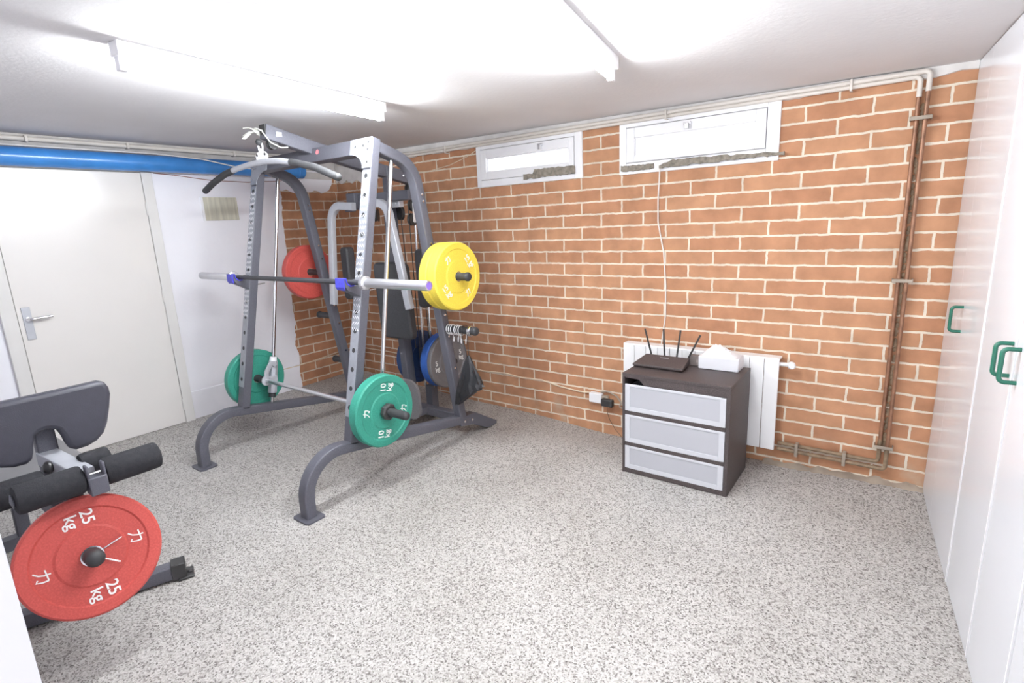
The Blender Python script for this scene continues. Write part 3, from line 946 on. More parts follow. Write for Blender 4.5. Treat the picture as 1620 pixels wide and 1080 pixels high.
# ------------------------------------------------------------------ ceiling lights
def batten(p0, p1, label):
    p0, p1 = Vector(p0), Vector(p1)
    L = (p1 - p0).length
    d = (p1 - p0).normalized()
    s = d.cross(Vector((0, 0, 1))).normalized()
    up = s.cross(d).normalized()
    mid = (p0 + p1) / 2
    R3 = Matrix((s, d, up)).transposed()
    t = thing('ceiling_light', label, 'ceiling light', mid, R3)
    def lb(*a):
        b_ = BM(); add_box(b_, *a); return b_
    obj('light_body', lb(-0.028, 0.028, -L / 2, L / 2, -0.048, 0.0), M['white_metal'], parent=t, local=True, bevel=0.004)
    for sg in (-1, 1):
        y = sg * (L / 2 - 0.018)
        h = BM()
        add_box(h, -0.014, 0.014, y - 0.014, y + 0.014, -0.092, -0.044)
        obj('tube_holder', h, M['white_plastic'], parent=t, local=True, bevel=0.003)
    b_ = BM()
    add_lathe(b_, [(0, 0), (0.013, 0), (0.013, L - 0.075), (0, L - 0.075)], axis_mat((0, -L / 2 + 0.0375, -0.076), (0, 1, 0)), 16)
    obj('fluorescent_tube', b_, M['tube_light'], parent=t, local=True)
    return t
def cl(x, y):
    return (x, y, ceil_z(x) + 0.0008)
batten(cl(-0.640, -2.565), cl(-0.775, -1.300), 'lit tube light on the ceiling above the weight rack')
batten(cl(0.760, -2.440), cl(0.515, -1.205), 'lit tube light on the ceiling towards the windows, cut off by the photo top')

# ------------------------------------------------------------------ weight plates
PR = 0.2125
def plate_mat(c, spin, flip=False, yaw=0.0, pitch=0.0):
    """local z -> +x (or -x when flipped), then spun about its own axis"""
    b = Matrix(((0, 0, 1), (1, 0, 0), (0, 1, 0)))
    if flip:
        b = Matrix(((0, 0, -1), (-1, 0, 0), (0, 1, 0)))
    return Matrix.Translation(c) @ Matrix.Rotation(yaw, 4, 'Z') @ Matrix.Rotation(-pitch, 4, 'Y') @ b.to_4x4() @ Matrix.Rotation(spin, 4, 'Z')

def make_plate(w, t, mat, num, label, radius=PR, group=None, hub='black'):
    """rubber bumper plate; its outer face at local z=0, thickness t towards -z"""
    o = thing('weight_plate', label, 'weight plate', (0, 0, 0), None, group)
    bm = BM()
    k = radius / 0.2125
    f = [(0.026, -t), (0.10 * k, -t), (0.105 * k, -t + 0.004), (0.168 * k, -t + 0.004), (0.175 * k, -t), (0.205 * k, -t), (0.2125 * k, -t + 0.008),
         (0.2125 * k, -0.008), (0.205 * k, 0.0), (0.172 * k, 0.0), (0.166 * k, -0.006), (0.108 * k, -0.006), (0.100 * k, -0.001), (0.026, -0.001), (0.026, -t)]
    add_lathe(bm, f, Matrix.Identity(4), 72)
    obj('plate_disc', bm, mat, parent=o, local=True, angle=25)
    bm = BM()
    add_lathe(bm, [(0.0262, -t - 0.0005), (0.031, -t - 0.0005), (0.031, 0.0008), (0.0262, 0.0008), (0.0262, -t - 0.0005)], Matrix.Identity(4), 32)
    obj('hub_ring', bm, M['chrome'], parent=o, local=True)
    if num:
        for sg in (-1, 1):
            bm = BM()
            font_shapes(bm, num, Matrix.Translation((sg * 0.137 * k, 0.023 * k, -0.0052)), 0.052 * k)
            font_shapes(bm, 'kg', Matrix.Translation((sg * 0.137 * k, -0.022 * k, -0.0052)), 0.052 * k)
            obj('weight_marking', bm, M['letter'], parent=o, local=True, smooth=False)
            # the brush-stroke character for strength
            bm = BM()
            S = 0.022 * k
            cyy = sg * 0.137 * k
            for pts in ([(-0.9, 0.45), (0.85, 0.52)], [(0.85, 0.52), (0.80, -0.2), (0.55, -0.95), (0.2, -0.7)], [(-0.05, 1.0), (-0.12, 0.2), (-0.4, -0.45), (-0.95, -1.0)]):
                sweep(bm, [(p[0] * S, p[1] * S + cyy, -0.0052) for p in pts], [(-0.0028 * k, -0.0022), (0.0028 * k, -0.0022), (0.0028 * k, 0.0022), (-0.0028 * k, 0.0022)])
            obj('emblem', bm, M['letter'], parent=o, local=True, smooth=False)
    o.matrix_world = w
    return o

SMY, SMZ = -1.462, 0.477            # smith bar axis
make_plate(plate_mat((-0.792, SMY, SMZ), rad(80)), 0.068, M['p_green'], '10', 'green 10 kg plate with lettering on the near end of the low bar')
make_plate(plate_mat((-2.262, SMY, SMZ), rad(70), True), 0.064, M['p_green'], '10', 'green plate on the far end of the low bar, against the white wall')
g1 = make_plate(plate_mat((-0.700, -0.868, 1.193), rad(38)), 0.070, M['p_yellow'], '15', 'outer yellow 15 kg plate facing out on the upper right peg')
g2 = dup(g1, plate_mat((-0.7715, -0.868, 1.193), rad(75)), 'inner yellow plate behind the outer yellow one on the upper right peg')
make_plate(plate_mat((-2.345, -0.868, 1.193), rad(20), True), 0.064, M['p_red'], '', 'red plate on the far left peg of the rack in front of brick')
make_plate(plate_mat((-1.252, -0.425, 0.480), rad(8)), 0.040, M['p_grey'], '5', 'grey 5 kg plate low at the back of the rack')
make_plate(plate_mat((-1.294, -0.425, 0.480), rad(40)), 0.070, M['p_blue'], '', 'bright blue plate behind the grey 5 kg plate')
make_plate(plate_mat((-1.630, -0.425, 0.480), rad(15), True), 0.070, M['p_blue_shaded'], '', 'blue plate, coloured darker for shade, behind the black backrest pad')
BPC = Vector((-0.685, -2.913, 0.415))
YAWB, PITB = -0.115, 0.28
make_plate(plate_mat(BPC, rad(-86), False, YAWB, PITB), 0.064, M['p_red'], '25', 'large red 25 kg plate on the bench in the foreground')

# ------------------------------------------------------------------ smith machine
XR, XL, XC = -0.92, -2.12, -1.50
t = SM = thing('smith_machine', 'charcoal steel weight rack with slanted uprights and pulley tower', 'weight rack', (XC, -1.1, 0))
TUBE_P = rrect(0.066, 0.066, 0.008)
def yu(z):                          # front face line of the slanted uprights
    return -1.431 + 0.219 * (z - 1.354)
UD = Vector((0, 0.219, 1)).normalized()
UN = Vector((0, -1, 0.219)).normalized()      # outward from the front face
for X in (XR, XL):
    # base runner with bent front leg
    bm = BM()
    sweep(bm, fillet([(X, -1.945, 0.008), (X, -1.945, 0.352), (X, -0.66, 0.142)], 0.21, 12), rrect(0.070, 0.060, 0.008), side=(1, 0, 0))
    rn = obj('base_runner', bm, M['steel'], parent=t)
    bm = BM()
    add_prism(bm, rrect(0.145, 0.115, 0.02, 4), lambda u, v, w: (X + u, -1.945 + v, w), 0.0, 0.010)
    obj('foot_plate', bm, M['steel'], parent=rn)
    bm = BM()
    add_prism(bm, [(-0.74, 0.178), (-0.57, 0.166), (-0.365, 0.045), (-0.338, 0.030), (-0.338, 0.006), (-0.45, 0.004), (-0.60, 0.085), (-0.74, 0.115)], lambda u, v, w: (X + w, u, v), -0.038, 0.038)
    obj('rear_foot', bm, M['steel'], parent=rn, smooth=False, bevel=0.004)
    for yy, zz in ((-0.70, 0.14), (-0.62, 0.128)):
        bm = BM(); add_lathe(bm, [(0, 0), (0.010, 0), (0.010, 0.006), (0, 0.008)], axis_mat((X + 0.035, yy, zz), (1, 0, 0)), 12)
        obj('bolt', bm, M['chrome'], parent=rn)
    # front upright
    bm = BM()
    zb, zt = 0.318, 2.005
    hw = 0.035
    for z in (0,):
        pr = [(-hw, 0), (hw, 0), (hw, 0.056), (-hw, 0.056)]
        vs = []
        for zz in (zb, zt):
            base = Vector((X, yu(zz), zz))
            vs.append([bm.verts.new(base + Vector((a, 0, 0)) - UN * b) for a, b in pr])
        for i in range(4):
            j = (i + 1) % 4
            bm.faces.new([vs[0][i], vs[0][j], vs[1][j], vs[1][i]])
        bm.faces.new(vs[0][::-1]); bm.faces.new(vs[1])
    up = obj('upright', bm, M['steel'], parent=t, bevel=0.005)
    # silver perforated face
    bm = BM()
    P0 = Vector((X, yu(0.47), 0.47))
    def fp(u, v, w):
        return P0 + Vector((u, 0, 0)) + UD * v + UN * w
    add_prism(bm, rrect(0.066, 1.39, 0.003, 2), lambda u, v, w: fp(u, v + 0.695, w), 0.0, 0.0022)
    fc = obj('silver_face', bm, M['upright_face'], parent=up, smooth=False)
    fc['label'] = 'silver perforated front face'
    # holes: dark discs with a sunken look
    for k in range(13):
        v = 0.055 + k * 0.1085
        bm = BM()
        add_lathe(bm, [(0.0, 0.0), (0.0115, 0.0), (0.0135, 0.0008), (0.0135, 0.0), (0, -0.004)], axis_mat(fp(0.002, v, 0.0026), UN), 16)
        obj('pin_hole', bm, M['black_rubber'], parent=up)
    # chequer-plate pattern on the silver face
    bm = BM()
    for k in range(26):
        v = 0.50 + k * 0.0335
        for q in (-0.018, 0.002, 0.020):
            a = rad(45 if (k + int(q * 1000)) % 2 else -45)
            c = fp(q, v, 0.0024)
            dx, dz = math.cos(a) * 0.011, math.sin(a) * 0.011
            sweep(bm, [c - Vector((dx, 0, 0)) - UD * dz, c + Vector((dx, 0, 0)) + UD * dz], [(-0.0026, -0.001), (0.0026, -0.001), (0.0026, 0.001), (-0.0026, 0.001)])
    obj('tread_pattern', bm, M['tread'], parent=up, smooth=False)
    # gusset at the top: silver plate with a curved inner edge towards the middle
    sg = 1 if X == XL else -1
    bm = BM()
    poly = [(-sg * 0.035, 0.0), (-sg * 0.035, 0.17), (sg * 0.155, 0.17), (sg * 0.155, 0.085)]
    for k in range(1, 9):
        a = PI / 2 * k / 8
        poly.append((sg * (0.155 - 0.118 * math.sin(a)), 0.085 - 0.085 * (1 - math.cos(a))))
    G0 = Vector((X, yu(1.838), 1.838))
    add_prism(bm, poly, lambda u, v, w: G0 + Vector((u, 0, 0)) + UD * v + UN * w, 0.0, 0.006)
    gs = obj('gusset', bm, M['gusset'], parent=t, smooth=False, bevel=0.0015)
    for u, v in ((-sg * 0.012, 0.03), (-sg * 0.012, 0.10), (-sg * 0.012, 0.14), (sg * 0.03, 0.125), (sg * 0.10, 0.125)):
        bm = BM()
        add_lathe(bm, [(0, 0), (0.008, 0), (0.007, 0.006), (0, 0.007)], axis_mat(G0 + Vector((u, 0, 0)) + UD * v + UN * 0.006, UN), 12)
        obj('bolt', bm, M['chrome'], parent=gs)
    # top rail bending down into the rear upright
    bm = BM()
    sweep(bm, fillet([(X, -1.300, 1.970), (X, -0.978, 1.872), (X, -0.700, 0.155)], 0.20, 12), rrect(0.066, 0.062, 0.008), side=(1, 0, 0))
    rl = obj('rear_upright', bm, M['steel'], parent=t)
    for yy, zz in ((-0.88, 1.30), (-0.83, 0.93), (-0.80, 0.78), (-0.76, 0.55), (-0.895, 1.40), (-0.93, 1.66), (-0.935, 1.70)):
        bm = BM()
        add_lathe(bm, [(0, 0), (0.009, 0), (0.008, 0.006), (0, 0.007)], axis_mat((X + 0.033, -0.700 - 0.162 * (zz - 0.155), zz), (1, 0, 0)), 12)
        obj('bolt', bm, M['chrome'], parent=rl)
    # guide rod for the low bar
    bm = BM()
    RYT, RYB = -1.135, -1.428
    add_rod(bm, (X, RYT, 1.93), (X, RYB, 0.262), 0.0125, 16)
    obj('guide_rod', bm, M['chrome'], parent=t)
# storage pegs
def peg(x0, x1, y, z, parent):
    bm = BM()
    s = 1 if x1 > x0 else -1
    L = abs(x1 - x0)
    add_lathe(bm, [(0, 0), (0.024, 0), (0.024, L - 0.022), (0.028, L - 0.022), (0.028, L - 0.010), (0.024, L - 0.003), (0.014, L + 0.002), (0, L + 0.003)], axis_mat((x0, y, z), (s, 0, 0)), 24)
    return obj('storage_peg', bm, M['black_rubber'], parent=parent)
def ry(z):
    return -0.700 - 0.162 * (z - 0.155)
peg(XR + 0.033, -0.610, ry(1.193), 1.193, t)
peg(XR + 0.033, -0.625, ry(0.836), 0.836, t)
peg(XL - 0.033, -2.46, ry(1.193), 1.193, t)
peg(XL - 0.033, -2.330, ry(0.838), 0.838, t)
peg(XL - 0.033, -2.275, ry(0.455), 0.455, t)
# cross beam at the top front
bm = BM()
B0 = Vector((XC, yu(1.965), 1.965)) - UN * 0.028
def bp(u, v, w):
    return B0 + Vector((u, 0, 0)) + UD * v + UN * w
add_prism(bm, rrect(0.056, 0.086, 0.006), lambda a, b, w: bp(w, b, a), XL + 0.03 - XC, XR - 0.03 - XC)
cb_ = obj('cross_beam', bm, M['steel'], parent=t)
bm = BM()
add_lathe(bm, [(0, 0), (0.015, 0), (0.015, 0.001), (0, 0.001)], axis_mat(bp(0.10, 0.012, 0.0285), UN), 16)
obj('red_sticker', bm, M['red_sticker'], parent=cb_)
# lat boom running from front to back over the cross beam and down to the rod bracket
bm = BM()
XB = -1.49
sweep(bm, fillet([(XB, -1.575, 2.078), (XB, -1.26, 2.008), (XB, -0.80, 1.915), (XB, -0.445, 1.855), (XB, -0.395, 1.72)], [0.05, 0.1, 0.11], 8), rrect(0.062, 0.082, 0.007), side=(1, 0, 0))
boom = obj('boom', bm, M['steel'], parent=t)
bm = BM(); add_box(bm, XB + 0.031, XB + 0.0325, -1.515, -1.480, 2.055, 2.078)
obj('white_sticker', bm, M['sticker'], parent=boom)
bm = BM(); add_box(bm, XB - 0.029, XB + 0.029, -1.579, -1.572, 2.04, 2.115)
obj('end_cap', bm, M['black_plastic'], parent=boom)
bm = BM()
for yy in (-1.53, -0.48):
    add_lathe(bm, [(0, -0.016), (0.030, -0.016), (0.024, 0.0), (0.030, 0.016), (0, 0.016)], axis_mat((XB, yy, 2.012 if yy < -1 else 1.79), (1, 0, 0)), 24)
obj('boom_pulley', bm, M['black_plastic'], parent=boom)
# centre tower
bm = BM()
sweep(bm, [(XC, -0.62, 0.10), (XC, -0.665, 1.10), (XC, -0.675, 1.74)], rrect(0.066, 0.078, 0.008), side=(1, 0, 0))
tw = obj('tower', bm, M['steel'], parent=t)
bm = BM()
add_box(bm, XC - 0.006, XC + 0.046, -0.715, -0.668, 1.70, 1.93)
obj('tower_plate', bm, M['steel'], parent=tw, bevel=0.004)
for yy, zz in ((-0.692, 1.765), (-0.692, 1.895), (-0.56, 1.875)):
    bm = BM()
    add_lathe(bm, [(0, 0), (0.010, 0), (0.008, 0.007), (0, 0.008)], axis_mat((XC + 0.046 if yy < -0.6 else XB + 0.031, yy, zz), (1, 0, 0)), 12)
    obj('bolt', bm, M['chrome'], parent=tw)
bm = BM()
add_box(bm, -1.775, -1.165, -0.800, -0.735, 1.688, 1.752)
add_box(bm, -1.785, -1.690, -0.830, -0.720, 1.650, 1.765)
add_box(bm, -1.775, -1.690, -0.860, -0.82, 1.635, 1.69)
obj('tower_crossbar', bm, M['steel'], parent=t, bevel=0.006)
# press arms
def arm(pts, px, pz, pw):
    bm = BM()
    sweep(bm, fillet(pts, 0.11, 10), rrect(0.040, 0.056, 0.006), side=(0, 1, 0))
    a = obj('press_arm', bm, M['silver_coat'], parent=t)
    a['label'] = 'silver curved press arm'
    bm = BM()
    add_prism(bm, rrect(0.085, 0.40, 0.03, 5), lambda u, v, w: (px + u, w, pz + v), -0.80, -0.725)
    obj('arm_pad', bm, M['pad'], parent=a, bevel=0.012)
    return a
arm([(-1.665, -0.862, 1.668), (-1.925, -0.862, 1.690), (-1.975, -0.90, 0.955)], -1.930, 1.18, 0.09)
arm([(-1.480, -0.862, 1.680), (-1.315, -0.862, 1.675), (-1.130, -0.90, 0.965)], -1.115, 1.16, 0.09)
# backrest pad
bm = BM()
add_prism(bm, rrect(0.325, 0.555, 0.045, 5), lambda u, v, w: (-1.415 + u - 0.02 * v, w - 0.03 * v, 0.990 + v), -0.810, -0.745)
obj('backrest_pad', bm, M['pad'], parent=t, bevel=0.014)
# carriage, rods and cables behind
for dx in (-0.045, 0.045):
    bm = BM()
    add_rod(bm, (XC + 0.02 + dx, -0.405, 1.80), (XC + 0.02 + dx, -0.440, 0.24), 0.0105, 12)
    obj('carriage_rod', bm, M['chrome'], parent=t)
bm = BM()
add_box(bm, -1.54, -1.42, -0.475, -0.375, 0.40, 0.56)
cg = obj('weight_carriage', bm, M['steel'], parent=t, bevel=0.006)
bm = BM()
add_rod(bm, (-1.76, -0.425, 0.480), (-1.19, -0.425, 0.480), 0.023, 20)
obj('carriage_peg', bm, M['black_rubber'], parent=cg)
bm = BM()
add_box(bm, -1.495, -1.425, -0.475, -0.405, 0.02, 0.26)
add_box(bm, -1.525, -1.395, -0.505, -0.385, 0.02, 0.030)
obj('rear_post', bm, M['steel'], parent=t, bevel=0.005)
bm = BM()
add_box(bm, XL + 0.03, XR - 0.03, -0.655, -0.590, 0.095, 0.160)
add_box(bm, XC - 0.03, XC + 0.03, -0.62, -0.41, 0.030, 0.090)
obj('base_crossbar', bm, M['steel'], parent=t, bevel=0.006)
bm = BM()
add_prism(bm, rrect(0.26, 0.30, 0.09, 8), lambda u, v, w: (-1.29 + u, w - 0.05 * v, 0.29 + v), -0.865, -0.845)
fp_ = obj('foot_rest', bm, M['p_grey'], parent=t)
bm = BM()
add_box(bm, -1.50, -1.30, -0.845, -0.64, 0.11, 0.16)
obj('foot_rest_bracket', bm, M['steel'], parent=fp_, bevel=0.004)
def pulley(c, d, r=0.045):
    bm = BM()
    add_lathe(bm, [(0, -0.012), (r, -0.012), (r - 0.008, 0.0), (r, 0.012), (0, 0.012)], axis_mat(c, d), 28)
    pl_ = obj('pulley', bm, M['black_plastic'], parent=t)
    return pl_
p1 = pulley((-1.40, -0.541, 1.664), (1, 0.1, 0))
p2 = pulley((-1.40, -0.556, 1.562), (1, 0.1, 0))
bm = BM()
add_prism(bm, rrect(0.030, 0.15, 0.014, 4), lambda u, v, w: (w, -0.548 + u + 0.02 * v, 1.613 + v), -1.385, -1.380)
obj('pulley_bracket', bm, M['wire'], parent=p1, bevel=0.001)
pulley((-1.43, -0.640, 1.610), (0.3, 1, 0), 0.050)
pulley((-1.53, -0.775, 1.600), (0.8, 0.6, 0), 0.045)
for a, b in (((-1.40, -0.588, 1.66), (-1.40, -0.588, 0.58)), ((-1.40, -0.510, 1.56), (-1.44, -0.44, 0.56)), ((-1.43, -0.64, 1.60), (-1.43, -0.60, 0.60))):
    bm = BM()
    add_rod(bm, a, b, 0.0035, 6)
    obj('steel_cable', bm, M['black_plastic'], parent=t)
bm = BM()
add_box(bm, -1.40, -1.30, -0.765, -0.72, 1.645, 1.69)
for q in (-1.37, -1.33):
    add_lathe(bm, [(0, 0), (0.010, 0), (0.009, 0.01), (0, 0.011)], axis_mat((q, -0.765, 1.668), (0, -1, 0)), 12)
obj('pivot_block', bm, M['silver_coat'], parent=t, bevel=0.004)
# low (guided) bar
bm = BM()
add_rod(bm, (-2.10, SMY, SMZ), (-0.94, SMY, SMZ), 0.0145, 18)
sb = obj('guided_bar', bm, M['sleeve'], parent=t)
for X, s in ((XR, 1), (XL, -1)):
    bm = BM()
    x0 = X + s * 0.02
    add_lathe(bm, [(0, 0), (0.0245, 0), (0.0245, 0.272), (0.0215, 0.285), (0.013, 0.292), (0, 0.294)], axis_mat((x0, SMY, SMZ), (s, 0, 0)), 24)
    sv = obj('bar_sleeve', bm, M['black_rubber'], parent=sb)
    bm = BM()
    add_lathe(bm, [(0.0246, 0), (0.046, 0.0), (0.050, 0.006), (0.050, 0.026), (0.040, 0.034), (0.0246, 0.034), (0.0246, 0)], axis_mat((X + s * (0.132 if s > 0 else 0.145), SMY, SMZ), (s, 0, 0)), 8)
    obj('plate_clamp', bm, M['black_plastic'], parent=sv, smooth=False, bevel=0.003)
    # bearing housing on the guide rod
    bm = BM()
    ax_ = Vector((0, -1.428 + 1.135, 0.262 - 1.93)).normalized()
    top = Vector((X, -1.349, 0.712))
    top = Vector((X, -1.135 + (1.93 - 0.60) / (1.93 - 0.262) * (-1.428 + 1.135), 0.60))
    add_lathe(bm, [(0.014, 0.0), (0.030, 0.0), (0.032, 0.006), (0.032, 0.235), (0.014, 0.235)], axis_mat(top, ax_), 8)
    bh = obj('bearing_housing', bm, M['silver_coat'], parent=sb, bevel=0.002, smooth=False)
    bm = BM()
    add_lathe(bm, [(0.014, -0.028), (0.024, -0.028), (0.026, 0.0), (0.014, 0.0)], axis_mat(top, ax_), 16)
    obj('white_cap', bm, M['white_plastic'], parent=bh)
    bm = BM()
    add_lathe(bm, [(0.013, 0.24), (0.024, 0.24), (0.024, 0.268), (0.013, 0.268)], axis_mat(top, ax_), 16)
    obj('rubber_stop', bm, M['black_rubber'], parent=bh)
    # hook that holds the bar
    bm = BM()
    xi = X - s * 0.034
    add_lathe(bm, [(0, 0), (0.034, 0), (0.036, 0.003), (0.036, 0.013), (0, 0.014)], axis_mat((xi, SMY, SMZ), (-s, 0, 0)), 28)
    sweep(bm, fillet([(xi - s * 0.006, SMY, SMZ), (xi - s * 0.006, SMY + 0.01, SMZ + 0.06), (xi - s * 0.006, SMY + 0.06, SMZ + 0.13), (xi - s * 0.006, SMY + 0.085, SMZ + 0.09)], 0.02, 5), rrect(0.012, 0.034, 0.003), side=(1, 0, 0))
    add_box(bm, xi - 0.02, xi + 0.02, SMY + 0.02, SMY + 0.08, SMZ - 0.02, SMZ + 0.02)
    obj('bar_hook', bm, M['silver_coat'], parent=sb, bevel=0.002)

# J-cups that carry the barbell
BBY, BBZ = -1.530, 1.226
for X in (XR, XL):
    hk = None
    bm = BM()
    yf = yu(1.19)
    xc_ = X
    prof = [(yf - 0.002, 1.235), (yf - 0.012, 1.235), (yf - 0.014, 1.205), (BBY + 0.012, BBZ - 0.022), (BBY - 0.014, BBZ - 0.024), (BBY - 0.036, BBZ - 0.006), (BBY - 0.040, BBZ + 0.018), (BBY - 0.050, BBZ + 0.018), (BBY - 0.050, BBZ - 0.016), (BBY - 0.030, BBZ - 0.044), (yf - 0.03, 1.150), (yf - 0.016, 1.140), (yf - 0.002, 1.140)]
    add_prism(bm, prof, lambda u, v, w: (w, u, v), X - 0.032, X + 0.032)
    hk = obj('bar_cup', bm, M['steel'], parent=t, smooth=False, bevel=0.002)
    bm = BM()
    prof = [(BBY + 0.012, BBZ - 0.0155), (BBY - 0.012, BBZ - 0.017), (BBY - 0.030, BBZ - 0.002), (BBY - 0.036, BBZ + 0.026), (BBY - 0.058, BBZ + 0.026), (BBY - 0.060, BBZ - 0.022), (BBY - 0.050, BBZ - 0.040), (BBY - 0.0505, BBZ - 0.016), (BBY - 0.0495, BBZ + 0.0185), (BBY - 0.0405, BBZ + 0.0185), (BBY - 0.0365, BBZ - 0.006), (BBY - 0.014, BBZ - 0.0235), (BBY + 0.012, BBZ - 0.0215)]
    add_prism(bm, prof, lambda u, v, w: (w, u, v), X - 0.036, X + 0.036)
    o = obj('cup_liner', bm, M['blue_liner'], parent=hk, smooth=False, bevel=0.001)
    o['label'] = 'blue plastic liner'
    # cup pin through the upright
    bm = BM()
    add_rod(bm, (X, yf, 1.16), (X, yf + 0.12, 1.165), 0.005, 10)
    obj('cup_pin', bm, M['chrome'], parent=hk)

# ------------------------------------------------------------------ barbell
t = thing('barbell', 'empty barbell with silver sleeves resting on the blue rack cups', 'barbell', (-1.48, BBY, BBZ))
bm = BM(); add_rod(bm, (-2.185, BBY, BBZ), (-0.778, BBY, BBZ), 0.0145, 18)
obj('bar_shaft', bm, M['knurl'], parent=t)
for xa, s, L in ((-0.790, 1, 0.494), (-2.172, -1, 0.474)):
    bm = BM()
    add_lathe(bm, [(0, 0.0), (0.0145, 0), (0.030, 0.0), (0.0375, 0.004), (0.0375, 0.026), (0.034, 0.030), (0.026, 0.033), (0.0255, 0.036), (0.0255, L - 0.003), (0.024, L), (0.018, L), (0.018, L - 0.004), (0, L - 0.004)], axis_mat((xa, BBY, BBZ), (s, 0, 0)), 32)
    sv = obj('bar_sleeve', bm, M['sleeve'], parent=t)
    bm = BM()
    add_lathe(bm, [(0, L - 0.0038), (0.0178, L - 0.0038), (0.0178, L - 0.002), (0, L - 0.001)], axis_mat((xa, BBY, BBZ), (s, 0, 0)), 20)
    obj('end_cap', bm, M['purple'], parent=sv)

# ------------------------------------------------------------------ lat bar
LY = -1.600
t = thing('lat_bar', 'curved pull-down bar with dark grips hanging at the top of the rack', 'pull-down bar', (-1.50, LY, 1.90))
pts = [(-2.232, 1.800), (-2.12, 1.838), (-1.95, 1.880), (-1.791, 1.900), (-1.62, 1.910), (-1.46, 1.911), (-1.32, 1.899), (-1.184, 1.877), (-1.0, 1.836), (-0.813, 1.770)]
P3 = [Vector((x, LY, z)) for x, z in pts]
bm = BM(); sweep(bm, P3[2:8], circ(0.0165, 14)); obj('bar', bm, M['silver_coat'], parent=t)
def grip(path, mat):
    bm = BM()
    sweep(bm, path, circ(0.0195, 16))
    add_sphere(bm, path[-1], 0.0195)
    return obj('grip', bm, mat, parent=t)
grip([P3[3].lerp(P3[2], 0.3), P3[2], P3[1], P3[0]], M['black_rubber'])
grip([P3[7].lerp(P3[6], 0.2), P3[7], P3[8], P3[9]], M['black_rubber'])
bm = BM()
add_prism(bm, [(-0.055, 0.006), (0.055, 0.006), (0.058, 0.03), (0.04, 0.045), (0.015, 0.05), (0, 0.066), (-0.015, 0.05), (-0.04, 0.045), (-0.058, 0.03)], lambda u, v, w: (-1.495 + u, w, 1.918 + v), LY - 0.004, LY + 0.004)
br_ = obj('hanger_plate', bm, M['white_metal'], parent=t, smooth=False)
bm = BM()
for u in (-0.042, 0.040):
    add_lathe(bm, [(0, 0), (0.008, 0), (0.008, 0.001), (0, 0.001)], axis_mat((-1.495 + u, LY - 0.004, 1.95), (0, -1, 0)), 12)
obj('hanger_holes', bm, M['black_plastic'], parent=br_)
bm = BM()
loop = []
for k in range(25):
    a = 2 * PI * k / 24
    loop.append((-1.495 + 0.014 * math.cos(a), LY + 0.004 * math.cos(a), 1.990 + 0.034 * math.sin(a)))
sweep(bm, loop, circ(0.005, 8), cap=False)
obj('snap_hook', bm, M['wire'], parent=t)
bm = BM()
add_sphere(bm, (-1.495, LY - 0.006, 2.018), 0.019)
obj('cable_stop', bm, M['black_rubber'], parent=t)

# white tie at the boom's front end
bm = BM()
for a, b in (((-1.50, -1.605, 2.075), (-1.60, -1.635, 2.045)), ((-1.50, -1.603, 2.075), (-1.585, -1.63, 2.100)), ((-1.50, -1.605, 2.072), (-1.63, -1.61, 2.066))):
    m_ = (Vector(a) + Vector(b)) / 2 + Vector((0, 0, 0.012))
    sweep(bm, fillet([a, m_, b], 0.05, 4), rrect(0.004, 0.026, 0.0015, 2))
sweep(bm, fillet([(-1.455, -1.603, 2.075), (-1.52, -1.603, 2.10), (-1.54, -1.58, 2.07), (-1.54, -1.50, 2.05)], 0.02, 4), rrect(0.004, 0.016, 0.0015, 2))
sweep(bm, fillet([(-1.455, -1.60, 2.070), (-1.452, -1.56, 2.015), (-1.45, -1.50, 1.992), (-1.45, -1.455, 1.998)], 0.03, 4), circ(0.003, 6))
tag(obj('tie_strap', bm, M['strap']), 'white knotted strap at the front tip of the top boom', 'strap')

# spring collars on the lower right peg
PX, PY_, PZ = -0.86, ry(0.836), 0.836
def spring(x, n, label, hang):
    o = thing('spring_collar', label, 'spring collar', (x, PY_, PZ), None, None)
    bm = BM()
    pts = []
    for k in range(n * 16 + 1):
        a = 2 * PI * k / 16
        pts.append((x + 0.0185 * k / 16, PY_ + 0.0325 * math.cos(a), PZ - 0.003 + 0.0325 * math.sin(a)))
    sweep(bm, pts, circ(0.0030, 6))
    obj('coil', bm, M['wire'], parent=o)
    for e, dx in ((pts[0], 0.002), (pts[-1], -0.002)):
        bm = BM()
        e = Vector(e)
        sweep(bm, fillet([e, e + Vector((dx, 0.006, -0.050)), e + Vector((dx * 3 + 0.004, -0.004, -0.085 - hang)), e + Vector((dx * 5 + 0.022, -0.020, -0.085 - hang)), e + Vector((dx * 5 + 0.020, -0.016, -0.052 - hang))], 0.008, 4), circ(0.0034, 6))
        obj('handle', bm, M['wire'], parent=o)
    return o
spring(-0.873, 3, 'inner chrome spring collar on the lower right peg', 0.0)
spring(-0.806, 3, 'outer chrome spring collar on the lower right peg', 0.008)
bm = BM()
add_lathe(bm, [(0.0250, 0), (0.033, 0), (0.035, 0.004), (0.035, 0.022), (0.033, 0.026), (0.0250, 0.026), (0.0250, 0)], axis_mat((-0.690, PY_, PZ), (1, 0, 0)), 24)
tag(obj('clamp_collar', bm, M['chrome'], at=(-0.690, PY_, PZ)), 'solid chrome collar near the tip of the lower right peg', 'collar')

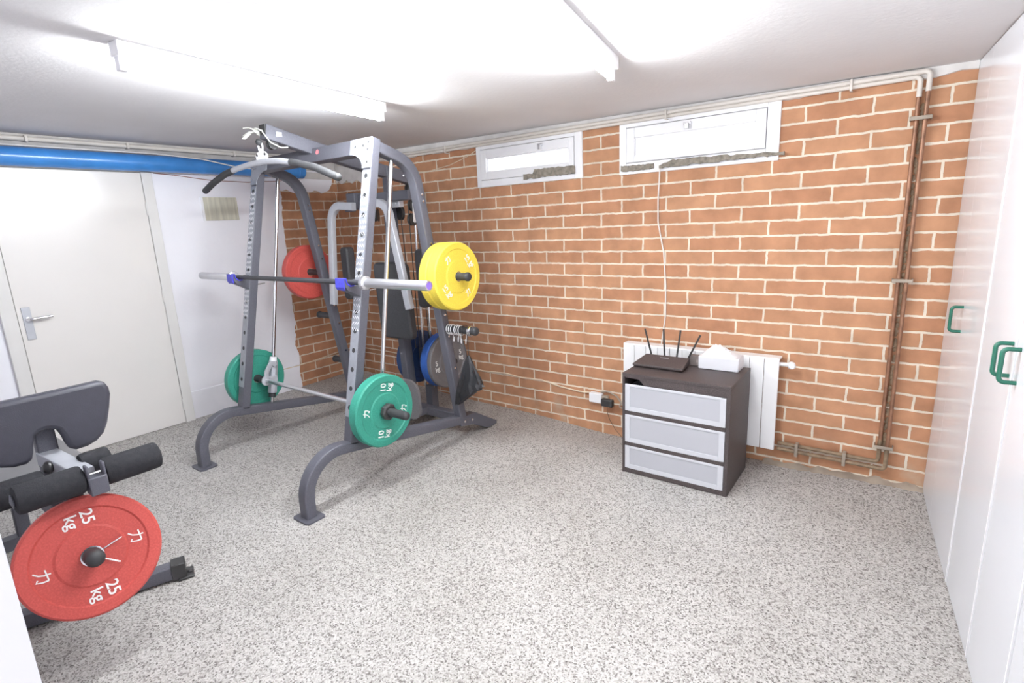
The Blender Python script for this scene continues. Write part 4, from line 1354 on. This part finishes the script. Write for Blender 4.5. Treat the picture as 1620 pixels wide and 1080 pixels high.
# black bag hanging from the peg
t = thing('plastic_bag', 'black plastic bag hanging from the lower right peg', 'bag', (-0.76, -0.78, 0.38))
bm = BM()
rings = []
random.seed(4)
NR, NS = 12, 26
for i in range(NR + 1):
    f = i / NR
    z = 0.655 - 0.285 * f
    cxp = -0.742 - 0.015 * f
    rx = 0.010 + 0.118 * f ** 0.85
    ryy = 0.010 + 0.050 * f ** 0.8 * (1 if f < 0.8 else 1 - (f - 0.8) * 1.5)
    ring = []
    for k in range(NS):
        a = 2 * PI * k / NS
        w = 1 + 0.10 * math.sin(k * 2.6 + i * 0.35) * (0.3 + f)
        tilt = 0.085 * f * f * math.cos(a)
        ring.append(bm.verts.new((cxp + rx * w * math.cos(a), -0.775 + ryy * w * math.sin(a), z + tilt + random.uniform(-.002, .002))))
    rings.append(ring)
for i in range(NR):
    for k in range(NS):
        q = (k + 1) % NS
        bm.faces.new([rings[i][k], rings[i][q], rings[i + 1][q], rings[i + 1][k]])
bm.faces.new(rings[-1]); bm.faces.new(rings[0][::-1])
obj('bag_body', bm, M['bag'], parent=t, angle=25)
bm = BM()
sweep(bm, fillet([(-0.742, -0.775, 0.65), (-0.735, PY_ + 0.030, 0.80), (-0.733, PY_ + 0.030, 0.866), (-0.731, PY_ - 0.030, 0.866), (-0.729, PY_ - 0.030, 0.79), (-0.740, -0.79, 0.65)], 0.01, 4), circ(0.0025, 6))
obj('bag_string', bm, M['black_plastic'], parent=t)

# ------------------------------------------------------------------ bench in the foreground
t = thing('weight_bench', 'black bench with arm-curl pad and foam rollers at the lower left', 'bench', (-1.0, -2.89, 0))
# curl pad: outline u across, v up the slope
CPY = -2.905
half = [(0.0, 0.836), (0.016, 0.834), (0.032, 0.823), (0.042, 0.796), (0.048, 0.764), (0.056, 0.741), (0.073, 0.729), (0.109, 0.730), (0.142, 0.742), (0.169, 0.766),
        (0.187, 0.803), (0.204, 0.858), (0.217, 0.912), (0.216, 0.940), (0.206, 0.962), (0.188, 0.971), (0.10, 0.970), (0.0, 0.969)]
outl = half + [(-u, v) for u, v in half[-2:0:-1]]
def pad_pt(u, v, w):
    return Vector((-0.940 + w - 0.03 * (v - 0.84), CPY + u, v))
bm = BM()
add_prism(bm, outl, pad_pt, -0.055, 0.0)
cpd = obj('curl_pad', bm, M['vinyl'], parent=t, bevel=0.0)
mb = cpd.modifiers.new('bevel', 'BEVEL'); mb.width = 0.016; mb.segments = 4; mb.limit_method = 'ANGLE'; mb.angle_limit = rad(50)
# post under the pad
bm = BM()
sweep(bm, [(-1.030, CPY + 0.004, 0.92), (-1.010, CPY + 0.004, 0.44)], rrect(0.062, 0.050, 0.006), side=(0, 1, 0))
obj('pad_post', bm, M['steel'], parent=t)
# hinge block with a bright top face and knob
bm = BM()
sweep(bm, [(-1.02, -2.907, 0.715), (-0.735, -2.870, 0.690)], rrect(0.062, 0.055, 0.005), side=(0, 1, 0))
hb = obj('leg_lever', bm, M['silver_coat'], parent=t)
bm = BM()
add_lathe(bm, [(0, 0), (0.020, 0), (0.023, 0.005), (0.023, 0.012), (0.014, 0.020), (0, 0.022)], axis_mat((-0.90, -2.925, 0.708), (0.2, -1, 0.1)), 20)
obj('knob', bm, M['black_plastic'], parent=hb)
# lever arm down to the plate peg
bm = BM()
sweep(bm, [(-0.765, -2.870, 0.70), (-0.850, -2.893, 0.60), (-0.785, -2.902, 0.34)], rrect(0.055, 0.040, 0.006), side=(0, 1, 0))
obj('lever_arm', bm, M['steel'], parent=t)
bm = BM()
d = Vector((math.cos(YAWB) * math.cos(PITB), math.sin(YAWB) * math.cos(PITB), math.sin(PITB)))
c = BPC
a_ = c - d * 0.11
add_lathe(bm, [(0, 0), (0.0255, 0), (0.0255, 0.112), (0.0295, 0.118), (0.0295, 0.188), (0.024, 0.204), (0.012, 0.212), (0, 0.214)], axis_mat(a_, d), 24)
pg = obj('plate_peg', bm, M['black_rubber'], parent=t)
bm = BM()
e = c + d * 0.006
add_lathe(bm, [(0.030, 0), (0.0345, 0), (0.0345, 0.005), (0.030, 0.005), (0.030, 0)], axis_mat(e, d), 24)
cr = obj('peg_spring_clip', bm, M['chrome'], parent=pg)
hz = Vector((0, 0, 1)).cross(d).normalized()
vz = d.cross(hz)
for ang, L in ((rad(18), 0.066), (rad(-38), 0.058)):
    u = hz * math.cos(ang) + vz * math.sin(ang)
    bm = BM()
    add_rod(bm, e + u * 0.031, e + u * (0.031 + L) + d * 0.008, 0.0028, 8)
    obj('clip_handle', bm, M['chrome'], parent=cr)
# foam rollers
def roller(x, z, ya, yb, r):
    bm = BM()
    L = yb - ya
    add_lathe(bm, [(0, 0), (r - 0.012, 0), (r - 0.003, 0.004), (r, 0.012), (r, L - 0.012), (r - 0.003, L - 0.004), (r - 0.012, L), (0, L)], axis_mat((x, ya, z), (0, 1, 0)), 32)
    return obj('foam_roller', bm, M['foam'], parent=t)
RXF, RZF = -0.700, 0.697
r1 = roller(RXF, RZF, -3.070, -2.885, 0.050)
r2 = roller(RXF, RZF, -2.828, -2.648, 0.050)
r3 = roller(-0.905, 0.655, -3.10, -2.95, 0.050)
r4 = roller(-0.830, 0.700, -2.86, -2.765, 0.044)
bm = BM()
add_lathe(bm, [(0, 0), (0.022, 0), (0.024, 0.004), (0, 0.010)], axis_mat((RXF, -3.071, RZF), (0, -1, 0)), 20)
obj('roller_cap', bm, M['steel'], parent=r1)
bm = BM()
add_rod(bm, (RXF, -3.06, RZF), (RXF, -2.66, RZF), 0.013, 14)
obj('roller_axle', bm, M['chrome'], parent=t)
bm = BM()
add_box(bm, RXF + 0.004, RXF + 0.056, -2.884, -2.829, 0.640, 0.706)
for y in (-2.882, -2.835):
    add_box(bm, RXF + 0.020, RXF + 0.052, y - 0.003, y + 0.006, 0.70, 0.752)
obj('roller_bracket', bm, M['steel'], parent=t, bevel=0.004)
# seat behind the pad
bm = BM()
add_prism(bm, rrect(0.62, 0.35, 0.09, 6), lambda u, v, w: (-1.60 + u, -2.895 + v, w), 0.515, 0.575)
obj('seat', bm, M['seat_vinyl'], parent=t, bevel=0.014)
# base frame
bm = BM()
sweep(bm, [(-1.215, -3.20, 0.042), (-0.972, -2.548, 0.042)], rrect(0.062, 0.062, 0.006), side=(0, 0, 1))
bf = obj('base_foot', bm, M['steel'], parent=t)
FD = Vector((0.243, 0.652, 0)).normalized()
for p_, sg in ((Vector((-1.215, -3.20, 0)), -1), (Vector((-0.972, -2.548, 0)), 1)):
    m_ = Matrix.Translation(p_) @ Matrix.Rotation(math.atan2(FD.y, FD.x), 4, 'Z')
    bm = BM()
    add_box(bm, -0.03 if sg > 0 else -0.034, 0.034 if sg > 0 else 0.03, -0.045, 0.045, 0.0, 0.012, m_)
    add_box(bm, -0.05, 0.006, -0.036, 0.036, 0.008, 0.080, m_)
    add_lathe(bm, [(0, 0), (0.012, 0), (0.010, 0.008), (0, 0.009)], Matrix.Translation(m_ @ Vector((sg * 0.019, 0, 0.012))), 12)
    obj('foot_cap', bm, M['black_plastic'], parent=bf, bevel=0.004)
bm = BM()
sweep(bm, [(-1.010, -2.901, 0.46), (-1.10, -2.895, 0.06)], rrect(0.055, 0.050, 0.006), side=(0, 1, 0))
sweep(bm, [(-0.95, -2.898, 0.46), (-1.95, -2.895, 0.46)], rrect(0.055, 0.060, 0.006), side=(0, 1, 0))
sweep(bm, [(-1.90, -2.895, 0.45), (-1.98, -2.895, 0.03)], rrect(0.055, 0.050, 0.006), side=(0, 1, 0))
add_box(bm, -2.01, -1.95, -3.15, -2.63, 0.0, 0.06)
add_box(bm, -1.75, -1.45, -2.93, -2.86, 0.48, 0.516)
obj('bench_frame', bm, M['steel'], parent=t)

# ------------------------------------------------------------------ small things on the left wall
t = thing('wall_panel', 'streaky beige panel stuck on the white wall', 'panel', (-2.988, -1.155, 1.72))
bm = BM(); add_box(bm, -2.9885, -2.980, -1.292, -1.015, 1.630, 1.810)
obj('panel_face', bm, M['panel'], parent=t, bevel=0.002)
bm = BM(); add_box(bm, -2.989, -2.977, -1.300, -1.285, 1.628, 1.813)
o = obj('panel_edge', bm, M['white_plastic'], parent=t); o['label'] = 'white left edge strip'
